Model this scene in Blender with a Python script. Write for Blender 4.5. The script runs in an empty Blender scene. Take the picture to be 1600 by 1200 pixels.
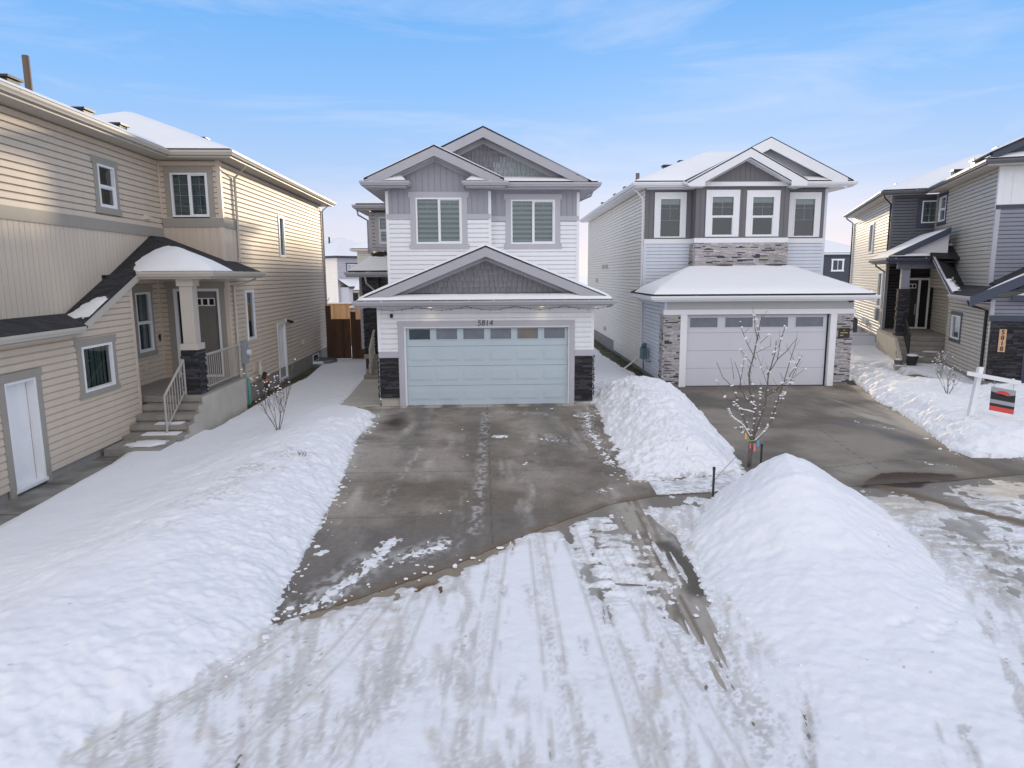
import bpy, bmesh, math, random
import numpy as np
from mathutils import Vector, Matrix
random.seed(11)
sc = bpy.context.scene
COL = sc.collection
R = math.radians
# ------------------------------------------------------------------ camera
cam = bpy.data.objects.new("camera", bpy.data.cameras.new("camera")); COL.objects.link(cam)
cam.data.sensor_width = 36; cam.data.lens = 24.0; cam.data.clip_start = .1; cam.data.clip_end = 6000
cam.matrix_world = Matrix.Translation((0, 0, 4.0)) @ Matrix.Rotation(R(90 - 9.1), 4, 'X') @ Matrix.Rotation(-0.006, 4, 'Z')
sc.camera = cam
# ------------------------------------------------------------------ sky and sun
SUN_AZ, SUN_EL = 15.0, 7.0
w = bpy.data.worlds.new("World"); sc.world = w; w.use_nodes = True
nt = w.node_tree; nt.nodes.clear(); N = nt.nodes.new; L = nt.links.new
out = N('ShaderNodeOutputWorld'); bg = N('ShaderNodeBackground'); L(bg.outputs[0], out.inputs[0])
sky = N('ShaderNodeTexSky'); sky.sky_type = 'NISHITA'; sky.sun_disc = False
sky.sun_elevation = R(SUN_EL); sky.sun_rotation = R(SUN_AZ); sky.air_density = 1.0; sky.dust_density = .6; sky.ozone_density = 1.5
tc = N('ShaderNodeTexCoord'); sep = N('ShaderNodeSeparateXYZ'); L(tc.outputs['Generated'], sep.inputs[0])
ramp = N('ShaderNodeValToRGB'); L(sep.outputs['Z'], ramp.inputs[0])
el = ramp.color_ramp.elements
el[0].position = 0.0; el[0].color = (.84, .81, .90, 1)
el[1].position = .95; el[1].color = (.42, .50, .66, 1)
for p, c in ((.07, (.74, .76, .92, 1)), (.14, (.46, .64, .95, 1)), (.24, (.28, .55, .98, 1)), (.36, (.15, .44, .93, 1)), (.60, (.40, .50, .70, 1))):
    e = el.new(p); e.color = c
sc_n = N('ShaderNodeMix'); sc_n.data_type = 'RGBA'; sc_n.blend_type = 'MULTIPLY'; sc_n.inputs[0].default_value = 1
L(ramp.outputs[0], sc_n.inputs[6]); sc_n.inputs[7].default_value = (7, 7, 7, 1)
mx = N('ShaderNodeMix'); mx.data_type = 'RGBA'; mx.inputs[0].default_value = .96
L(sky.outputs[0], mx.inputs[6]); L(sc_n.outputs[2], mx.inputs[7])
# bright veil added to the unseen sky, overhead and behind, to brighten the facades
vb = N('ShaderNodeMapRange'); L(sep.outputs['Y'], vb.inputs[0]); vb.inputs[1].default_value = .1; vb.inputs[2].default_value = -.6; vb.inputs[3].default_value = 0; vb.inputs[4].default_value = .95
vz = N('ShaderNodeMapRange'); L(sep.outputs['Z'], vz.inputs[0]); vz.inputs[1].default_value = .38; vz.inputs[2].default_value = .75; vz.inputs[3].default_value = 0; vz.inputs[4].default_value = .25
vm_ = N('ShaderNodeMath'); vm_.operation = 'MAXIMUM'; L(vb.outputs[0], vm_.inputs[0]); L(vz.outputs[0], vm_.inputs[1])
mv = N('ShaderNodeMix'); mv.data_type = 'RGBA'; L(vm_.outputs[0], mv.inputs[0]); L(mx.outputs[2], mv.inputs[6]); mv.inputs[7].default_value = (9.2, 9.2, 9.9, 1)
# thin streaky cirrus
mp = N('ShaderNodeMapping'); mp.inputs['Scale'].default_value = (1.2, 2.2, 9); mp.inputs['Rotation'].default_value = (R(8), R(9), R(20))
L(tc.outputs['Generated'], mp.inputs[0])
cn = N('ShaderNodeTexNoise'); cn.inputs['Scale'].default_value = 1.7; cn.inputs['Detail'].default_value = 7; cn.inputs['Roughness'].default_value = .62; cn.inputs['Distortion'].default_value = .6
L(mp.outputs[0], cn.inputs[0])
cr = N('ShaderNodeMapRange'); cr.inputs[1].default_value = .48; cr.inputs[2].default_value = .80; cr.inputs[3].default_value = 0; cr.inputs[4].default_value = .42
L(cn.outputs[0], cr.inputs[0])
mc = N('ShaderNodeMix'); mc.data_type = 'RGBA'; L(cr.outputs[0], mc.inputs[0]); L(mv.outputs[2], mc.inputs[6]); mc.inputs[7].default_value = (6.2, 6.3, 7.0, 1)
L(mc.outputs[2], bg.inputs[0]); bg.inputs[1].default_value = .12
sd = bpy.data.lights.new("sun", 'SUN'); sd.energy = 2.0; sd.angle = R(3.0); sd.color = (1, .80, .54)
so = bpy.data.objects.new("sun", sd); COL.objects.link(so); so.location = (20, 60, 30)
so.rotation_euler = Vector((math.sin(R(SUN_AZ)) * math.cos(R(SUN_EL)), math.cos(R(SUN_AZ)) * math.cos(R(SUN_EL)), math.sin(R(SUN_EL)))).to_track_quat('Z', 'Y').to_euler()
sc.view_settings.view_transform = 'Standard'; sc.view_settings.look = 'None'; sc.view_settings.gamma = 1
sc.view_settings.exposure = .29
try:
    sc.cycles.max_bounces = 6; sc.cycles.use_denoising = True; sc.cycles.transparent_max_bounces = 12
except Exception: pass

# ------------------------------------------------------------------ materials
def _new(name):
    m = bpy.data.materials.new(name); m.use_nodes = True
    nt = m.node_tree; b = nt.nodes['Principled BSDF']
    return m, nt, b, nt.nodes.new, nt.links.new
def mat(name, col, rough=.6, var=.07, vs=1.5, bump=0, bs=60, metal=0, spec=.5, streak=0):
    m, nt, b, N, L = _new(name)
    b.inputs['Roughness'].default_value = rough; b.inputs['Metallic'].default_value = metal; b.inputs['Specular IOR Level'].default_value = spec
    tc = N('ShaderNodeTexCoord'); n = N('ShaderNodeTexNoise'); n.inputs['Scale'].default_value = vs; n.inputs['Detail'].default_value = 6; n.inputs['Roughness'].default_value = .65
    if streak:
        mp = N('ShaderNodeMapping'); mp.inputs['Scale'].default_value = (4, 4, .35); L(tc.outputs['Object'], mp.inputs[0]); L(mp.outputs[0], n.inputs[0])
    else: L(tc.outputs['Object'], n.inputs[0])
    mx = N('ShaderNodeMix'); mx.data_type = 'RGBA'; L(n.outputs[0], mx.inputs[0])
    mx.inputs[6].default_value = tuple(max(0, c * (1 - var * 2)) for c in col) + (1,)
    mx.inputs[7].default_value = tuple(min(1, c * (1 + var * 2)) for c in col) + (1,)
    L(mx.outputs[2], b.inputs['Base Color'])
    if bump:
        n2 = N('ShaderNodeTexNoise'); n2.inputs['Scale'].default_value = bs; n2.inputs['Detail'].default_value = 4; L(tc.outputs['Object'], n2.inputs[0])
        bp = N('ShaderNodeBump'); bp.inputs['Strength'].default_value = bump; bp.inputs['Distance'].default_value = .01
        L(n2.outputs[0], bp.inputs['Height']); L(bp.outputs[0], b.inputs['Normal'])
    return m
def mat_island(name, stops, rough=.8, bump=.6, bs=35, lo=.62, hi=1.35):
    m, nt, b, N, L = _new(name); b.inputs['Roughness'].default_value = rough
    g = N('ShaderNodeNewGeometry'); r = N('ShaderNodeValToRGB'); r.color_ramp.interpolation = 'CONSTANT' if len(stops) > 4 else 'LINEAR'
    e = r.color_ramp.elements
    e[0].position, e[0].color = stops[0][0], stops[0][1] + (1,)
    e[1].position, e[1].color = stops[-1][0], stops[-1][1] + (1,)
    for p, c in stops[1:-1]: x = e.new(p); x.color = c + (1,)
    L(g.outputs['Random Per Island'], r.inputs[0])
    tc = N('ShaderNodeTexCoord'); n = N('ShaderNodeTexNoise'); n.inputs['Scale'].default_value = 9; n.inputs['Detail'].default_value = 7; L(tc.outputs['Object'], n.inputs[0])
    mr = N('ShaderNodeMapRange'); mr.inputs[3].default_value = lo; mr.inputs[4].default_value = hi; L(n.outputs[0], mr.inputs[0])
    vm = N('ShaderNodeVectorMath'); vm.operation = 'SCALE'; L(r.outputs[0], vm.inputs[0]); L(mr.outputs[0], vm.inputs['Scale']); L(vm.outputs[0], b.inputs['Base Color'])
    n2 = N('ShaderNodeTexNoise'); n2.inputs['Scale'].default_value = bs; n2.inputs['Detail'].default_value = 6; L(tc.outputs['Object'], n2.inputs[0])
    bp = N('ShaderNodeBump'); bp.inputs['Strength'].default_value = bump; bp.inputs['Distance'].default_value = .02; L(n2.outputs[0], bp.inputs['Height']); L(bp.outputs[0], b.inputs['Normal'])
    return m
def mat_attr(name, rough=.8, bump=.4, bs=(30, 180), wet=False, sss=0):
    m, nt, b, N, L = _new(name); b.inputs['Roughness'].default_value = rough; b.inputs['Specular IOR Level'].default_value = .22 if wet else .3
    a = N('ShaderNodeAttribute'); a.attribute_name = 'Col'
    tc = N('ShaderNodeTexCoord'); n = N('ShaderNodeTexNoise'); n.inputs['Scale'].default_value = bs[0]; n.inputs['Detail'].default_value = 8; n.inputs['Roughness'].default_value = .7; L(tc.outputs['Object'], n.inputs[0])
    mr = N('ShaderNodeMapRange'); k = .22 if wet else .05; mr.inputs[3].default_value = 1 - k; mr.inputs[4].default_value = 1 + k; L(n.outputs[0], mr.inputs[0])
    vm = N('ShaderNodeVectorMath'); vm.operation = 'SCALE'; L(a.outputs['Color'], vm.inputs[0]); L(mr.outputs[0], vm.inputs['Scale']); L(vm.outputs[0], b.inputs['Base Color'])
    n2 = N('ShaderNodeTexNoise'); n2.inputs['Scale'].default_value = bs[1]; n2.inputs['Detail'].default_value = 4; L(tc.outputs['Object'], n2.inputs[0])
    ad = N('ShaderNodeMath'); ad.operation = 'MULTIPLY_ADD'; L(n.outputs[0], ad.inputs[0]); ad.inputs[1].default_value = 2.0; L(n2.outputs[0], ad.inputs[2])
    bp = N('ShaderNodeBump'); bp.inputs['Strength'].default_value = bump; bp.inputs['Distance'].default_value = .012; L(ad.outputs[0], bp.inputs['Height']); L(bp.outputs[0], b.inputs['Normal'])
    if wet:
        r = N('ShaderNodeMapRange'); L(a.outputs['Alpha'], r.inputs[0]); r.inputs[3].default_value = rough; r.inputs[4].default_value = .2; L(r.outputs[0], b.inputs['Roughness'])
    return m
def mat_glass(name, tint=(.6, .66, .66), refl=.05):
    m, nt, b, N, L = _new(name); nt.nodes.remove(b); o = nt.nodes['Material Output']
    t = N('ShaderNodeBsdfTransparent'); t.inputs[0].default_value = tint + (1,)
    g = N('ShaderNodeBsdfGlossy'); g.inputs['Roughness'].default_value = .03; g.inputs[0].default_value = (.9, .95, .97, 1)
    tc = N('ShaderNodeTexCoord'); n = N('ShaderNodeTexNoise'); n.inputs['Scale'].default_value = 1.3; L(tc.outputs['Object'], n.inputs[0])
    bp = N('ShaderNodeBump'); bp.inputs['Strength'].default_value = .05; bp.inputs['Distance'].default_value = .1; L(n.outputs[0], bp.inputs['Height']); L(bp.outputs[0], g.inputs['Normal'])
    f = N('ShaderNodeFresnel'); f.inputs[0].default_value = 1.5
    ad = N('ShaderNodeMath'); ad.operation = 'ADD'; ad.use_clamp = True; L(f.outputs[0], ad.inputs[0]); ad.inputs[1].default_value = refl
    mx = N('ShaderNodeMixShader'); L(ad.outputs[0], mx.inputs[0]); L(t.outputs[0], mx.inputs[1]); L(g.outputs[0], mx.inputs[2]); L(mx.outputs[0], o.inputs[0])
    return m
def mat_emit(name, col, s):
    m, nt, b, N, L = _new(name); b.inputs['Emission Color'].default_value = col + (1,); b.inputs['Emission Strength'].default_value = s; b.inputs['Base Color'].default_value = col + (1,)
    return m
def mat_wood(name, col, col2):
    m, nt, b, N, L = _new(name); b.inputs['Roughness'].default_value = .8
    g = N('ShaderNodeNewGeometry'); tc = N('ShaderNodeTexCoord'); mp = N('ShaderNodeMapping'); mp.inputs['Scale'].default_value = (18, 18, 1.2); L(tc.outputs['Object'], mp.inputs[0])
    n = N('ShaderNodeTexNoise'); n.inputs['Scale'].default_value = 2; n.inputs['Detail'].default_value = 6; L(mp.outputs[0], n.inputs[0])
    ad = N('ShaderNodeMath'); ad.operation = 'MULTIPLY_ADD'; L(g.outputs['Random Per Island'], ad.inputs[0]); ad.inputs[1].default_value = .55; L(n.outputs[0], ad.inputs[2])
    sb = N('ShaderNodeMath'); sb.operation = 'SUBTRACT'; sb.use_clamp = True; L(ad.outputs[0], sb.inputs[0]); sb.inputs[1].default_value = .28
    mx = N('ShaderNodeMix'); mx.data_type = 'RGBA'; L(sb.outputs[0], mx.inputs[0]); mx.inputs[6].default_value = col + (1,); mx.inputs[7].default_value = col2 + (1,); L(mx.outputs[2], b.inputs['Base Color'])
    bp = N('ShaderNodeBump'); bp.inputs['Strength'].default_value = .4; bp.inputs['Distance'].default_value = .01; L(n.outputs[0], bp.inputs['Height']); L(bp.outputs[0], b.inputs['Normal'])
    return m
MT = dict(
 beige=mat('beige_siding', (.62, .525, .42), .55, .05, .9, streak=1), beige_corner=mat('beige_corner', (.64, .54, .44), .5),
 taupe=mat('taupe_trim', (.34, .31, .265), .6, .05, 4, .25, 120), taupe_l=mat('taupe_light', (.52, .475, .41), .5, .04, 2),
 white=mat('white_siding', (.80, .80, .81), .5, .035, 1.1, streak=1), whitep=mat('white_paint', (.80, .80, .81), .4, .03, 3),
 vinyl=mat('white_vinyl', (.82, .82, .82), .35, .02, 3), ltgray=mat('light_grey_trim', (.46, .45, .49), .55, .04, 3, .2, 120),
 batt=mat('grey_batten', (.33, .33, .365), .55, .05, 1.2, streak=1), gutter_g=mat('grey_gutter', (.42, .41, .44), .4, .04, 3),
 dgray=mat('dark_grey_batten', (.155, .148, .155), .55, .06, 1.2, streak=1), cream=mat('cream_siding', (.82, .765, .68), .5, .04, 1, streak=1),
 bluegray=mat('pale_blue_siding', (.66, .69, .75), .5, .04, 1, streak=1), panel=mat('grey_panel', (.50, .50, .50), .5, .03, 2),
 navy=mat('navy_trim', (.045, .055, .085), .5, .08, 3), slate=mat('slate_siding', (.115, .12, .14), .5, .06, 1, streak=1), slate_l=mat('slate_light_siding', (.24, .245, .29), .5, .05, 1, streak=1),
 graysid=mat('grey_siding', (.47, .445, .40), .5, .05, 1, streak=1), darksid=mat('charcoal_siding', (.06, .065, .085), .6, .08, 1),
 door_g=mat('garage_door_grey', (.50, .58, .63), .45, .03, 1.5, .12, 90), door_w=mat('garage_door_white', (.62, .62, .66), .45, .03, 1.5, .1, 90),
 black=mat('black_paint', (.016, .016, .018), .4, .1, 3), rubber=mat('black_rubber', (.02, .02, .02), .8), dark=mat('dark_interior', (.012, .013, .014), .9),
 conc=mat('concrete', (.30, .285, .26), .85, .16, 2.2, .5, 70, streak=0), concl=mat('pale_concrete', (.47, .44, .38), .85, .13, 1.8, .4, 60), agg=mat('aggregate_step', (.30, .275, .24), .85, .25, 3, .8, 160),
 bark=mat('bark', (.145, .12, .105), .85, .2, 25, .6, 90), shr=mat('twig', (.14, .105, .085), .85, .2, 20),
 metal=mat('galvanised_metal', (.42, .44, .46), .35, .1, 6, .1, 40, metal=.8), meter=mat('meter_grey', (.30, .33, .37), .5, .05), pvc=mat('cream_pvc', (.62, .58, .48), .4), green=mat('green_conduit', (.12, .45, .38), .5), orange=mat('orange_cap', (.6, .16, .03), .5),
 teal=mat('teal_meter', (.10, .16, .19), .5), grass=mat('dormant_grass', (.10, .085, .035), .9, .4, 12),
 red=mat('red_print', (.62, .06, .05), .5), yellow=mat('yellow_label', (.75, .68, .02), .5), pink=mat('pink_ribbon', (.8, .2, .2), .6), blue=mat('blue_ribbon', (.10, .38, .62), .6), yel=mat('orange_ribbon', (.8, .42, .05), .6), lime=mat('green_tie', (.25, .45, .08), .6),
 gold=mat('gold_letter', (.55, .42, .12), .4), woodpl=mat('pale_wood_plaque', (.62, .38, .22), .6), plasticg=mat('grey_signboard', (.33, .33, .35), .5), post_w=mat('white_post', (.82, .82, .84), .5),
 rail=mat('taupe_rail', (.40, .37, .33), .45), glass=mat_glass('window_glass'), glassd=mat_glass('dark_glass', (.35, .38, .4), .03), frost=mat('grey_door_light', (.17, .185, .215), .15, .18, 3, .05, 30), frostl=mat('tan_door_light', (.20, .175, .155), .2, .2, 3),
 blind=mat('blind_fabric', (.58, .66, .64), .8, .05), blindd=mat('blind_sheer', (.22, .27, .275), .8, .05), curtain=mat('green_curtain', (.20, .27, .225), .8, .08), lamp=mat_emit('lamp_lens', (1, .85, .5), 1.2), bulb=mat('unlit_bulb', (.5, .5, .48), .2), doorbeige=mat('taupe_door', (.19, .175, .155), .5),
 fence_d=mat_wood('dark_fence', (.035, .018, .009), (.13, .062, .03)), fence_l=mat_wood('cedar_fence', (.30, .15, .06), (.62, .36, .18)),
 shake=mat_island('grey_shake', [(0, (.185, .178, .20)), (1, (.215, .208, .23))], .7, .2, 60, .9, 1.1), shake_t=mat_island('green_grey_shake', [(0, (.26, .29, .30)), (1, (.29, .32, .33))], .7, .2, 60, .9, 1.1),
 st_dark=mat_island('dark_ledgestone', [(0, (.014, .014, .017)), (.6, (.035, .034, .038)), (1, (.075, .072, .08))], .85, .9, 40),
 st_light=mat_island('pale_ledgestone', [(0, (.50, .465, .475)), (.2, (.40, .375, .39)), (.42, (.58, .54, .54)), (.62, (.47, .44, .44)), (.80, (.42, .38, .30)), (.86, (.07, .066, .075)), (1, (.10, .095, .10))], .85, .9, 40),
)
def mat_shingle():
    m, nt, b, N, L = _new('black_shingle'); b.inputs['Roughness'].default_value = .9
    tc = N('ShaderNodeTexCoord'); br = N('ShaderNodeTexBrick'); br.inputs['Scale'].default_value = 1; br.inputs['Brick Width'].default_value = .3; br.inputs['Row Height'].default_value = .14; br.inputs['Mortar Size'].default_value = .008
    br.inputs['Color1'].default_value = (.018, .017, .019, 1); br.inputs['Color2'].default_value = (.042, .040, .044, 1); br.inputs['Mortar'].default_value = (.006, .006, .006, 1)
    L(tc.outputs['Object'], br.inputs[0]); n = N('ShaderNodeTexNoise'); n.inputs['Scale'].default_value = 120; L(tc.outputs['Object'], n.inputs[0])
    L(br.outputs[0], b.inputs['Base Color']); bp = N('ShaderNodeBump'); bp.inputs['Strength'].default_value = .6; bp.inputs['Distance'].default_value = .01; L(n.outputs[0], bp.inputs['Height']); L(bp.outputs[0], b.inputs['Normal']); return m
MT['shingle'] = mat_shingle()
def mat_snow(name, bump=.35):
    m, nt, b, N, L = _new(name); b.inputs['Roughness'].default_value = .75; b.inputs['Specular IOR Level'].default_value = .25
    tc = N('ShaderNodeTexCoord'); n = N('ShaderNodeTexNoise'); n.inputs['Scale'].default_value = 5; n.inputs['Detail'].default_value = 9; n.inputs['Roughness'].default_value = .62; L(tc.outputs['Object'], n.inputs[0])
    b.inputs['Base Color'].default_value = (.86, .85, .84, 1)
    bp = N('ShaderNodeBump'); bp.inputs['Strength'].default_value = bump; bp.inputs['Distance'].default_value = .05; L(n.outputs[0], bp.inputs['Height']); L(bp.outputs[0], b.inputs['Normal']); return m
MT['snow'] = mat_snow('roof_snow_material')
MT['groundsnow'] = mat_attr('ground_snow', .7, .38, (14, 110))
MT['roadmat'] = mat_attr('icy_road', .7, .5, (9, 120), wet=True)
MT['drivemat'] = mat_attr('driveway_concrete', .72, .3, (7, 200), wet=True)

# ------------------------------------------------------------------ numpy noise
def _h(ix, iy, s):
    n = (ix * 374761393 + iy * 668265263 + s * 1442695041) & 0xFFFFFFFF
    n = ((n ^ (n >> 13)) * 1274126177) & 0xFFFFFFFF
    return ((n ^ (n >> 16)) & 0xFFFF) / 65535.0
def vn(x, y, s=0):
    x = np.asarray(x, float); y = np.asarray(y, float)
    ix = np.floor(x).astype(np.int64); iy = np.floor(y).astype(np.int64); fx = x - ix; fy = y - iy
    fx = fx * fx * (3 - 2 * fx); fy = fy * fy * (3 - 2 * fy)
    return (_h(ix, iy, s) * (1 - fx) + _h(ix + 1, iy, s) * fx) * (1 - fy) + (_h(ix, iy + 1, s) * (1 - fx) + _h(ix + 1, iy + 1, s) * fx) * fy
def fbm(x, y, s=0, o=5):
    a = .5; t = 0; tot = 0
    for k in range(o):
        t = t + a * vn(x * 2 ** k + 17.3 * k, y * 2 ** k - 9.1 * k, s + k); tot += a; a *= .55
    return t / tot
def ss(t): t = np.clip(t, 0, 1); return t * t * (3 - 2 * t)
def sdpoly(X, Y, P):
    d = np.full(X.shape, 1e9); ins = np.zeros(X.shape, bool); n = len(P)
    for i in range(n):
        (x0, y0), (x1, y1) = P[i], P[(i + 1) % n]
        ex, ey = x1 - x0, y1 - y0
        t = np.clip(((X - x0) * ex + (Y - y0) * ey) / (ex * ex + ey * ey), 0, 1)
        d = np.minimum(d, np.hypot(X - x0 - t * ex, Y - y0 - t * ey))
        if y0 != y1:
            c = ((y0 > Y) != (y1 > Y)) & (X < ex * (Y - y0) / ey + x0); ins ^= c
    return np.where(ins, d, -d)
def dline(X, Y, P, vals=None):
    d = np.full(X.shape, 1e9); v = np.zeros(X.shape)
    for i in range(len(P) - 1):
        x0, y0 = P[i][:2]; x1, y1 = P[i + 1][:2]; ex, ey = x1 - x0, y1 - y0
        t = np.clip(((X - x0) * ex + (Y - y0) * ey) / (ex * ex + ey * ey), 0, 1)
        di = np.hypot(X - x0 - t * ex, Y - y0 - t * ey); m = di < d
        if vals is not None: v = np.where(m, vals[i] + t * (vals[i + 1] - vals[i]), v)
        d = np.where(m, di, d)
    return (d, v) if vals is not None else d

# ------------------------------------------------------------------ mesh building
class MB:
    def __init__(s): s.v = []; s.f = []; s.mi = []; s.cur = 0
    def add(s, vs, fs):
        o = len(s.v); s.v += [tuple(p) for p in vs]
        for f in fs: s.f.append(tuple(o + i for i in f)); s.mi.append(s.cur)
    def poly(s, vs): s.add(vs, [tuple(range(len(vs)))])
    def hexa(s, p): s.add(p, [(0, 3, 2, 1), (4, 5, 6, 7), (0, 1, 5, 4), (1, 2, 6, 5), (2, 3, 7, 6), (3, 0, 4, 7)])
    def box(s, x0, x1, y0, y1, z0, z1):
        s.hexa([(x0, y0, z0), (x1, y0, z0), (x1, y1, z0), (x0, y1, z0), (x0, y0, z1), (x1, y0, z1), (x1, y1, z1), (x0, y1, z1)])
    def slab(s, top, th):
        n = len(top); b = [(x, y, z - th) for x, y, z in top]
        s.add(list(top) + b, [tuple(range(n)), tuple(range(2 * n - 1, n - 1, -1))] + [(i, n + i, n + (i + 1) % n, (i + 1) % n) for i in range(n)])
    def prism(s, F, pts, o0, o1):   # pts (s,z) on face F, between offsets
        n = len(pts); a = [F.p(u, z, o1) for u, z in pts]; b = [F.p(u, z, o0) for u, z in pts]
        s.add(a + b, [tuple(range(n)), tuple(range(2 * n - 1, n - 1, -1))] + [(i, n + i, n + (i + 1) % n, (i + 1) % n) for i in range(n)])
    def fbox(s, F, u0, u1, z0, z1, o0, o1): s.prism(F, [(u0, z0), (u1, z0), (u1, z1), (u0, z1)], o0, o1)
    def tube(s, path, r, n=6, r2=None):
        path = [Vector(p) for p in path]; rings = []; m = len(path); r2 = r if r2 is None else r2
        for i, p in enumerate(path):
            d = (path[min(i + 1, m - 1)] - path[max(i - 1, 0)]).normalized(); up = Vector((0, 0, 1)) if abs(d.z) < .9 else Vector((1, 0, 0))
            a = d.cross(up).normalized(); b = d.cross(a); rr = r + (r2 - r) * i / max(1, m - 1)
            rings.append([tuple(p + rr * (math.cos(2 * math.pi * k / n) * a + math.sin(2 * math.pi * k / n) * b)) for k in range(n)])
        vs = [q for g in rings for q in g]; fs = []
        for i in range(m - 1):
            for k in range(n): fs.append((i * n + k, i * n + (k + 1) % n, (i + 1) * n + (k + 1) % n, (i + 1) * n + k))
        fs += [tuple(range(n))[::-1], tuple((m - 1) * n + k for k in range(n))]; s.add(vs, fs)
    def sweep(s, path, prof):       # outward = right of travel; mitred
        P = [Vector(p) for p in path]; m = len(P); rings = []
        for i in range(m):
            ns = []
            if i > 0: d = P[i] - P[i - 1]; ns.append(Vector((d.y, -d.x, 0)).normalized())
            if i < m - 1: d = P[i + 1] - P[i]; ns.append(Vector((d.y, -d.x, 0)).normalized())
            nn = sum(ns, Vector((0, 0, 0))).normalized(); k = 1 / max(.3, nn.dot(ns[0]))
            rings.append([tuple(P[i] + nn * (k * o) + Vector((0, 0, z))) for o, z in prof])
        n = len(prof); vs = [q for g in rings for q in g]; fs = []
        for i in range(m - 1):
            for k in range(n): fs.append((i * n + k, i * n + (k + 1) % n, (i + 1) * n + (k + 1) % n, (i + 1) * n + k))
        fs += [tuple(range(n)), tuple((m - 1) * n + k for k in range(n))[::-1]]; s.add(vs, fs)
    def blob(s, c, rx, ry, rz, seed=0, sub=1):
        bm = bmesh.new(); bmesh.ops.create_icosphere(bm, subdivisions=sub, radius=1)
        rn = random.Random(seed); o = len(s.v)
        vs = []
        for v in bm.verts:
            k = 1 + rn.uniform(-.2, .2); vs.append((c[0] + v.co.x * rx * k, c[1] + v.co.y * ry * k, c[2] + v.co.z * rz * k))
        fs = [tuple(x.index for x in f.verts) for f in bm.faces]; bm.free(); s.add(vs, fs)
    def build(s, name, mats, parent=None, off=(0, 0, 0), smooth=False):
        me = bpy.data.meshes.new(name)
        me.from_pydata([(x - off[0], y - off[1], z - off[2]) for x, y, z in s.v], [], s.f)
        if not isinstance(mats, (list, tuple)): mats = [mats]
        for m in mats: me.materials.append(MT[m] if isinstance(m, str) else m)
        if len(mats) > 1: me.polygons.foreach_set('material_index', s.mi)
        bm = bmesh.new(); bm.from_mesh(me); bmesh.ops.recalc_face_normals(bm, faces=bm.faces) if not getattr(s, 'norecalc', False) else None; bm.to_mesh(me); bm.free()
        if smooth: me.polygons.foreach_set('use_smooth', [True] * len(me.polygons))
        ob = bpy.data.objects.new(name, me); COL.objects.link(ob)
        if parent: ob.parent = parent
        return ob
SPLIT = {'wall', 'corner_post', 'band_board', 'roof_vent', 'lamp_head', 'weatherstrip', 'vent_hood', 'door_light', 'door_light_frame', 'stone_veneer', 'step_snow', 'door_surround', 'window_trim', 'handle', 'foundation', 'front_gutter', 'cheek_wall', 'window_muntin', 'door_leaf', 'flue_pipe', 'dish'}
def split_mb(mb):
    """split into pieces that touch (bounding boxes within 6 mm)"""
    n = len(mb.v); par = list(range(n))
    def fd(a):
        while par[a] != a: par[a] = par[par[a]]; a = par[a]
        return a
    for f in mb.f:
        for q in f[1:]: par[fd(f[0])] = fd(q)
    comp = {}
    for i in range(n): comp.setdefault(fd(i), []).append(i)
    V = np.array(mb.v); ks = list(comp); bb = [(V[comp[k]].min(0) - .006, V[comp[k]].max(0) + .006) for k in ks]; g = list(range(len(ks)))
    def gf(a):
        while g[a] != a: a = g[a]
        return a
    if len(ks) > 1500: lim = .15
    for i in range(len(ks)):
        lo, hi = bb[i]
        for j in range(i):
            if (bb[j][0] <= hi).all() and (bb[j][1] >= lo).all(): g[gf(i)] = gf(j)
    grp = {}
    for i, k in enumerate(ks): grp.setdefault(gf(i), set()).update(comp[k])
    res = []
    for vs in grp.values():
        q = MB(); q.norecalc = getattr(mb, 'norecalc', False); mp_ = {}
        for f, mi in zip(mb.f, mb.mi):
            if f[0] in vs:
                for i in f:
                    if i not in mp_: mp_[i] = len(q.v); q.v.append(mb.v[i])
                q.f.append(tuple(mp_[i] for i in f)); q.mi.append(mi)
        if q.f: res.append(q)
    return res
class Face:
    def __init__(s, a, b): s.a = Vector((a[0], a[1], 0)); s.b = Vector((b[0], b[1], 0)); d = s.b - s.a; s.len = d.length; s.d = d.normalized(); s.n = Vector((s.d.y, -s.d.x, 0))
    def p(s, u, z, o=0): q = s.a + s.d * u + s.n * o; return (q.x, q.y, z)
def tag(o, label=None, cat=None, group=None, kind=None):
    if label: o['label'] = label
    if cat: o['category'] = cat
    if group: o['group'] = group
    if kind: o['kind'] = kind
    return o
class Thing:
    def __init__(s, name, c, yaw, label, cat, group=None, world=False):
        s.c = c; s.o = bpy.data.objects.new(name, None); s.o.empty_display_size = .3; COL.objects.link(s.o)
        r = R(yaw)
        s.o.location = c if world else (c[0] * math.cos(r) - c[1] * math.sin(r), c[0] * math.sin(r) + c[1] * math.cos(r), c[2])
        s.o.rotation_euler = (0, 0, r); tag(s.o, label, cat, group)
    def part(s, name, mb, m, parent=None, smooth=False, label=None):
        if name in SPLIT:
            ps = split_mb(mb)
            if 1 < len(ps) <= 24:
                obs = [q.build(name, m, parent or s.o, s.c, smooth) for q in ps]
                if label:
                    for o in obs: o['label'] = label
                return obs[0]
        o = mb.build(name, m, parent or s.o, s.c, smooth)
        if label: o['label'] = label
        if name == 'snow_clump': o['kind'] = 'stuff'
        return o
def spans(lo, hi, cuts):
    segs = [(lo, hi)]
    for a, b in cuts:
        n = []
        for p, q in segs:
            if b <= p or a >= q: n.append((p, q)); continue
            if a > p: n.append((p, a))
            if b < q: n.append((b, q))
        segs = n
    return [x for x in segs if x[1] - x[0] > .005]
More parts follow.
